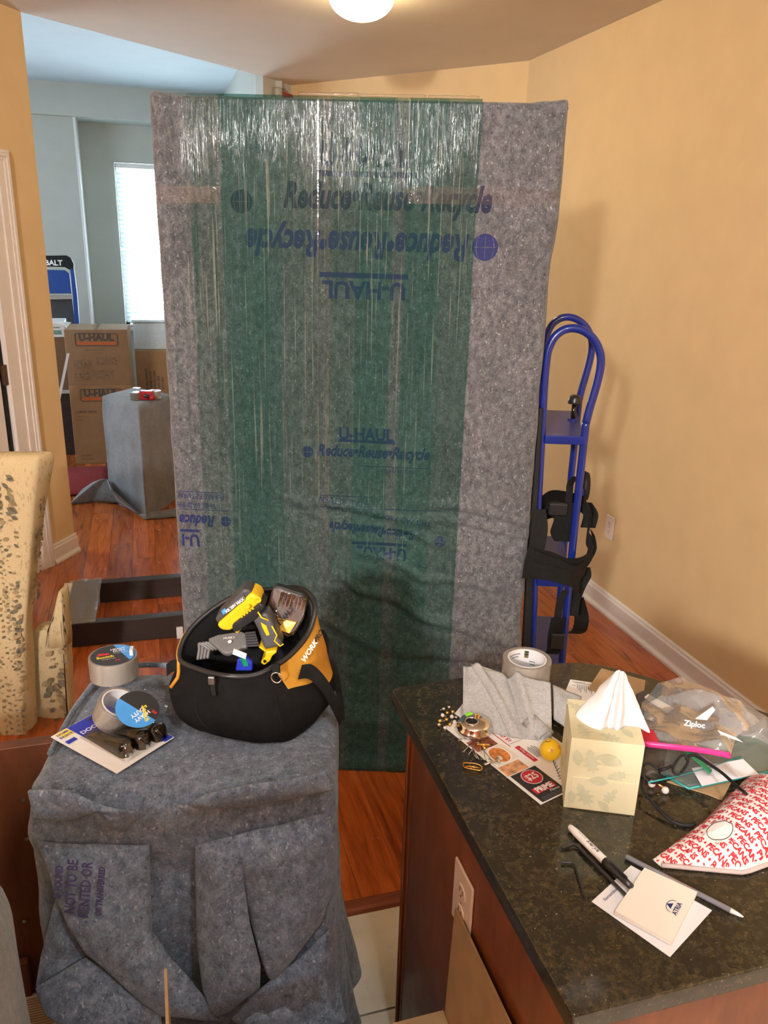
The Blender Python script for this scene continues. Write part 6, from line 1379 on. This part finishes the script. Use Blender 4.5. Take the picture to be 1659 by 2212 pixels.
# ---------------------------------------------------------------- dark frame on the floor
df = wthing('dark_frame', 'dark espresso wood frame lying on the floor, end wrapped in clear film', 'furniture frame', (-.2, 3.6, 0))
fa, fb = Vector((-0.4309,3.4326,0)), Vector((0.0815,3.4266,0)); fx = (fb-fa); fx.z = 0; fx.normalize(); fy = Vector((-fx.y, fx.x, 0))
def bar(name, x0, x1, y0, y1, z0, z1, mt): obj(name, MB().box((x0, y0, z0), (x1, y1, z1), Mat(fa, fx, fy)), mt, df, bevel=.003)
yb_ = (Vector((-0.3906,3.8868,0))-fa).dot(fy); FH = .112
bar('front_rail', 0, 1.15, 0, .045, .0, FH, m_espresso)
bar('back_rail', .115, 1.15, yb_, yb_+.05, .0, FH-.004, m_espresso)
bar('end_rail', -.004, .115, .046, yb_+.05, .03, FH, m_espresso)
bar('white_end_pad', -.045, -.006, .06, yb_+.02, .0, FH+.004, m_cream)
mb = MB(); mb.grid(16, 16, lambda u, v: Mat(fa, fx, fy) @ Vector((-.02+.15*u, .0+(yb_+.05)*v, FH+.004+.006*fn3((u*4, v*4, 1))))); obj('clear_film', mb, m_bagclear, df, smooth=True)
obj('white_clip', MB().box((.475, -.02, .0), (.505, .0, .055), Mat(fa, fx, fy)), m_wht, df, bevel=.003)
# ---------------------------------------------------------------- living room
lb = wthing('padded_stand', 'smooth grey pad draped over a square stand in the living room', 'padded stand', (-.02, 5.3, 0))
c0 = Vector((-0.1266,5.1719,0)); cl = Vector((-0.3668,5.5704,0)); cr3 = Vector((0.1692,5.1881,0))
TZ = .735; tF, tL, tB, tR = (Vector((-0.0768,5.169,0.735)), Vector((-0.3167,5.6524,0.735)), Vector((-0.1098,5.9568,0.735)), Vector((0.151,5.6263,0.735)))
def quad4(u):
    P = [tF, tR, tB, tL]; k = int(u*4) % 4; f = u*4-int(u*4); return P[k].lerp(P[(k+1) % 4], f)
tcn = (tF+tL+tB+tR)/4
def ldr(u, v):
    p = quad4(u); d = (p-tcn); d.z = 0
    if v < .15: q = tcn.lerp(p, v/.15); q.z = TZ+.004*fn3(q, 6)-(.012 if v > .13 else 0); return q
    k = (v-.15)/.85; z = (TZ-.015)*(1-k)
    f = 1+.03*min(1, k*8)+.05*k*math.sin(u*50+2*math.sin(u*13))*.6+.20*max(0, k-.72)+.012*fn3((u*9, k*5, 1))
    return Vector((tcn.x+d.x*f, tcn.y+d.y*f, max(.003, z)))
mb = MB(); mb.grid(120, 40, ldr, True); obj('moving_pad', mb, m_feltL, lb, smooth=True)
obj('pad_train', sheet([(-0.1253,5.1885,0.02), (-0.2626,5.4868,0.02), (-0.4321,5.5668,0.012), (-0.5752,5.5555,0.008), (-0.5548,5.619,0.02), (-0.4522,5.7213,0.05), (-0.4188,5.7534,0.1), (-0.3243,5.5862,0.16), (-0.2875,5.2376,0.18)], 4, .018, 9, .02, (0, -.4, 1)), m_feltL, lb, smooth=True, solid=.006)
obj('pad_train', sheet([(-0.1246,5.1585,0.03), (0.1252,5.2447,0.03), (0.1196,5.1417,0.006), (-0.0915,5.1283,0.006)], 3, .008, 12, .01, (0, -.4, 1)), m_feltL, lb, smooth=True, solid=.006)
def ltape(loc, label, mt=m_roll, r=.05, w=.048):
    return tape_roll('packing_tape', label, Matrix.Translation(loc), r, w, False, 0, r-.012)
ltape(Vector((0.0171,5.4717,0.735))+Vector((0, 0, .026)), 'clear tape roll lying on the grey padded stand in the living room')
td_ = wthing('tape_dispenser', 'red handled tape dispenser on the grey padded stand', 'tape dispenser', (-0.0421,5.4412,0.736))
dM = Mat((-0.0393,5.4053,0.7365), (.95, -.3, 0), (.3, .95, 0))
obj('dispenser_roll', MB().lathe([(.026, -.024), (.040, -.024), (.040, .024), (.026, .024), (.026, -.024)], 26, dM @ Matrix.Translation((-.055, .0, .026))), plain('brown_tape', (.16, .13, .10), .3), td_, smooth=False)
obj('roll_hub', MB().lathe([(.0, .025), (.026, .025), (.026, .03), (0, .03)], 20, dM @ Matrix.Translation((-.055, .0, .022))), m_chrome, td_)
obj('frame', MB().box((-.03, -.028, .004), (.055, .028, .062), dM), m_red, td_, bevel=.008)
obj('handle', MB().tube([dM @ Vector((.03, -.02, .03)), dM @ Vector((.075, -.05, .022))], .015, 12), m_red, td_, smooth=True)
obj('grip', MB().tube([dM @ Vector((.01, -.03, .035)), dM @ Vector((.04, -.045, .030))], .013, 10), m_blackp, td_, smooth=True)
obj('blade', MB().box((-.075, -.02, .075), (-.03, .02, .079), dM), m_chrome, td_)
# moving boxes
def mbox(name, label, p, ang, w, d, h, mt=m_cardL, group=None):
    t = thing(name, label, 'moving box', p, ang, group); obj('carton', MB().box((0, 0, 0), (w, d, h)), mt, t, bevel=.004)
    return t
def uh_print(t, w, h, lines, low):
    y = -.0012; F2 = lambda x, z: (lambda u, v: (x+u, y, z+v))
    q = lambda x0, z0, x1, z1, mt, yy=y: obj('print', (lambda m_: (m_.add([(x0, yy, z0), (x1, yy, z0), (x1, yy, z1), (x0, yy, z1)], [(0, 1, 2, 3)]), m_)[1])(MB()), mt, t)
    cx = w*.50; zt = h-.075
    obj('print', MB().tube([(cx+.155*sx_*(1 if True else 0), y, zt+.047*sz_) for sx_, sz_ in ((-1, -.85), (-1, .85), (-.95, 1), (.95, 1), (1, .85), (1, -.85), (.95, -1), (-.95, -1))], .0028, 4, True), m_greyprint, t)
    obj('print', text_mb('U-HAUL', .072, F2(cx, zt+.013), bold=.004, sx=.98), m_greyprint, t)
    q(cx-.142, zt-.042, cx+.142, zt-.019, m_orangeprint)
    for x, z, tx, sz in lines: obj('print', text_mb(tx, sz, F2(x, z), 'LEFT'), m_greyprint, t)
    for x0, z0, x1, z1 in low: q(x0, z0, x1, z1, plain('faint_print', (.25, .155, .085), .85, vary=.4, scale=70))
b1p = Vector((-0.6106,6.6277,0)); bw_ = .47
bang = math.radians(-2)
t = mbox('moving_box', 'large brown moving box with printed logo on the living room floor, under a smaller one', (b1p.x, b1p.y, 0), bang, bw_, .46, .632)
uh_print(t, bw_, .632, [(.03, .425, 'LARGE BOX', .030), (.03, .385, '4.5 Cubic Feet', .017), (.03, .36, '18x18x24', .017), (.04, .07, 'HANDLE', .022), (.04, .04, 'WITH CARE', .018)], [(.30, .14, .42, .19), (.27, .10, .45, .14)])
mb = MB(); mb.prism([(.24, -.0014, .10), (.44, -.0014, .10), (.44, -.0014, .12), (.36, -.0014, .19), (.32, -.0014, .19)], (0, -.0004, 0)); obj('print', mb, plain('green_print', (.06, .07, .045), .8), t)
t = mbox('moving_box', 'medium brown moving box with printed logo, topmost of the living room stack', (b1p.x+.002, b1p.y+.01, .632), bang-.01, .462, .45, .430, plain('top_box_card', (.30, .175, .09), .85, vary=.08, scale=14, bmp=.2))
uh_print(t, .462, .43, [(.14, .275, 'MEDIUM MOVING BOX', .014), (.20, .25, '3.0 Cubic Feet', .012)], [(.05, .04, .17, .10), (.05, .13, .18, .20), (.22, .16, .38, .22), (.19, .05, .34, .12)])
obj('tape_seam', MB().box((.205, -.001, .4295), (.235, .451, .4312)), m_clear, t)
t = mbox('moving_box', 'plain brown box with sideways printing behind the grey padded stand', ((-0.1105,7.4,0.4637)[0], 7.4, 0), 0, .60, .4, .80)
for k, (z0, L_) in enumerate(((.46, .22), (.46, .20), (.44, .21), (.44, .15), (.43, .17))):
    obj('print', text_mb(('FRAGILE HANDLE', 'DISHES GLASS', 'PORCELAIN CARE', 'THIS SIDE', 'KITCHEN')[k], .026, lambda u, v, k=k, z0=z0: (.085+.034*k-v, -.0012, z0+.08+u), bold=.001), m_greyprint, t)
t = thing('storage_bin', 'pale grey storage bin on the brown box before the window', 'storage bin', ((-0.1129,7.45,0.7754)[0], 7.45, .80), 0)
obj('bin_body', MB().box((0, 0, 0), (.55, .35, .235)), plain('pale_bin', (.52, .57, .58), .4), t, bevel=.01); obj('bin_lid', MB().box((-.012, -.012, .235), (.562, .362, .26)), plain('bin_lid', (.60, .66, .68), .4), t, bevel=.008)
# box with a white and green carton on it, far left
q0 = Vector((-0.901,6.9,0.9701)); q1 = Vector((-0.6258,6.9,0.9979))
t = mbox('moving_box', 'brown tapered box at the far left, beside the printed moving boxes', (q0.x, 6.9, .55), .1, q1.x-q0.x, .4, q0.z-.55, plain('dark_card', (.20, .115, .06), .85))
t = thing('white_carton', 'white carton with green pictures tilted on the far left box', 'carton', (q0.x-.06, 6.92, q0.z+.001), .05)
obj('carton_body', MB().box((0, 0, 0), (.34, .32, .12)), m_white, t, bevel=.004)
for x0, z0, x1, z1 in ((.06, .015, .13, .055), (.15, .015, .23, .06), (.25, .02, .31, .055), (.05, .07, .30, .08)):
    obj('picture', MB().box((x0, -.001, z0), (x1, 0, z1)), plain('green_picture', (.16, .30, .25), .6, vary=.5, scale=40), t)
obj('loose_flap', MB().prism([(.20, -.01, .12), (.36, -.02, .085), (.385, .12, .10), (.22, .2, .125)], (0, 0, .003)), m_white, t)
t = thing('night_table', 'dark night table with pale top left of the printed boxes', 'table', (b1p.x-.385, 6.95, 0))
obj('table_body', MB().box((0, 0, 0), (.36, .4, .52)), m_espresso, t, bevel=.004); obj('table_top', MB().box((-.01, -.03, .52), (.38, .42, .55)), plain('pale_top', (.45, .44, .43), .4), t, bevel=.003)
t = thing('board_leaf', 'thin pale board leaning between the night table and boxes', 'board', (0, 0, 0)); 
a_, b_ = Vector((-0.5946,6.55,0.8908)), Vector((-0.6641,6.55,0.6453)); k_ = a_.z/(a_.z-b_.z); c_ = a_+(b_-a_)*k_
obj('board', MB().prism([c_, c_+Vector((.02, 0, 0)), a_+Vector((.02, 0, 0)), a_], (0, .02, 0)), m_white, t)
# blue step ladder with a dark cap
kb = wthing('step_ladder', 'blue step ladder with black top cap leaning by the far wall', 'ladder', ((-0.8973,7.8,0.1542)[0], 7.85, 0))
def ky(pts, d=.06): return MB().prism(pts, (0, d, 0))
obj('ladder_cap', ky([(-0.9444,7.8,1.5642), (-0.6365,7.8,1.575), (-0.5968,7.8,1.5527), (-0.5781,7.8,1.5066), (-0.5845,7.8,1.4363), (-0.6531,7.8,1.4779), (-0.9534,7.8,1.4799)], .09), m_rubber, kb, bevel=.006)
obj('print', text_mb('KOBALT', .062, lambda u, v: Vector((-0.7672,7.8,1.5105))+Vector((u-.02, -.004, v)), bold=.002), m_wht, kb)
obj('ladder_tray', ky([(-0.9562,7.8,1.453), (-0.6557,7.8,1.4506), (-0.6204,7.8,1.42), (-0.6165,7.8,1.2545), (-0.9778,7.8,1.2508)], .03), m_ladder, kb, bevel=.006)
obj('ladder_rail', ky([(-0.6099,7.77,1.4681), (-0.5763,7.77,1.4609), (-0.5701,7.77,1.2331), (-0.5786,7.77,0.7876), (-0.5749,7.77,-0.3404), (-0.6161,7.77,-0.3383), (-0.6217,7.77,0.7879), (-0.6086,7.77,1.2327)], .05), m_ladder, kb, bevel=.004)
obj('ladder_step', ky([(-0.9778,7.78,1.2286), (-0.6125,7.78,1.24), (-0.6112,7.78,1.2122), (-0.9811,7.78,1.1972)], .07), m_steel, kb)
obj('ladder_back', ky([(-0.9887,7.84,1.1929), (-0.6202,7.84,1.204), (-0.6166,7.84,0.9854), (-0.6404,7.84,0.1378), (-1.0996,7.84,0.1523)], .02), m_dkgrey, kb)
# red rug behind the stand
rg_ = MB(); rg_.grid(24, 12, lambda u, v: Vector((-1.40+1.05*u, 5.75+.73*v, .012+.05*math.sin(v*PI)*(1+.4*fn3((u*5, v*3, 2))))))
tag(obj('red_blanket', rg_, m_redcloth, None, smooth=True, solid=.01), 'dark red blanket spread on the living room floor by the boxes', 'blanket')
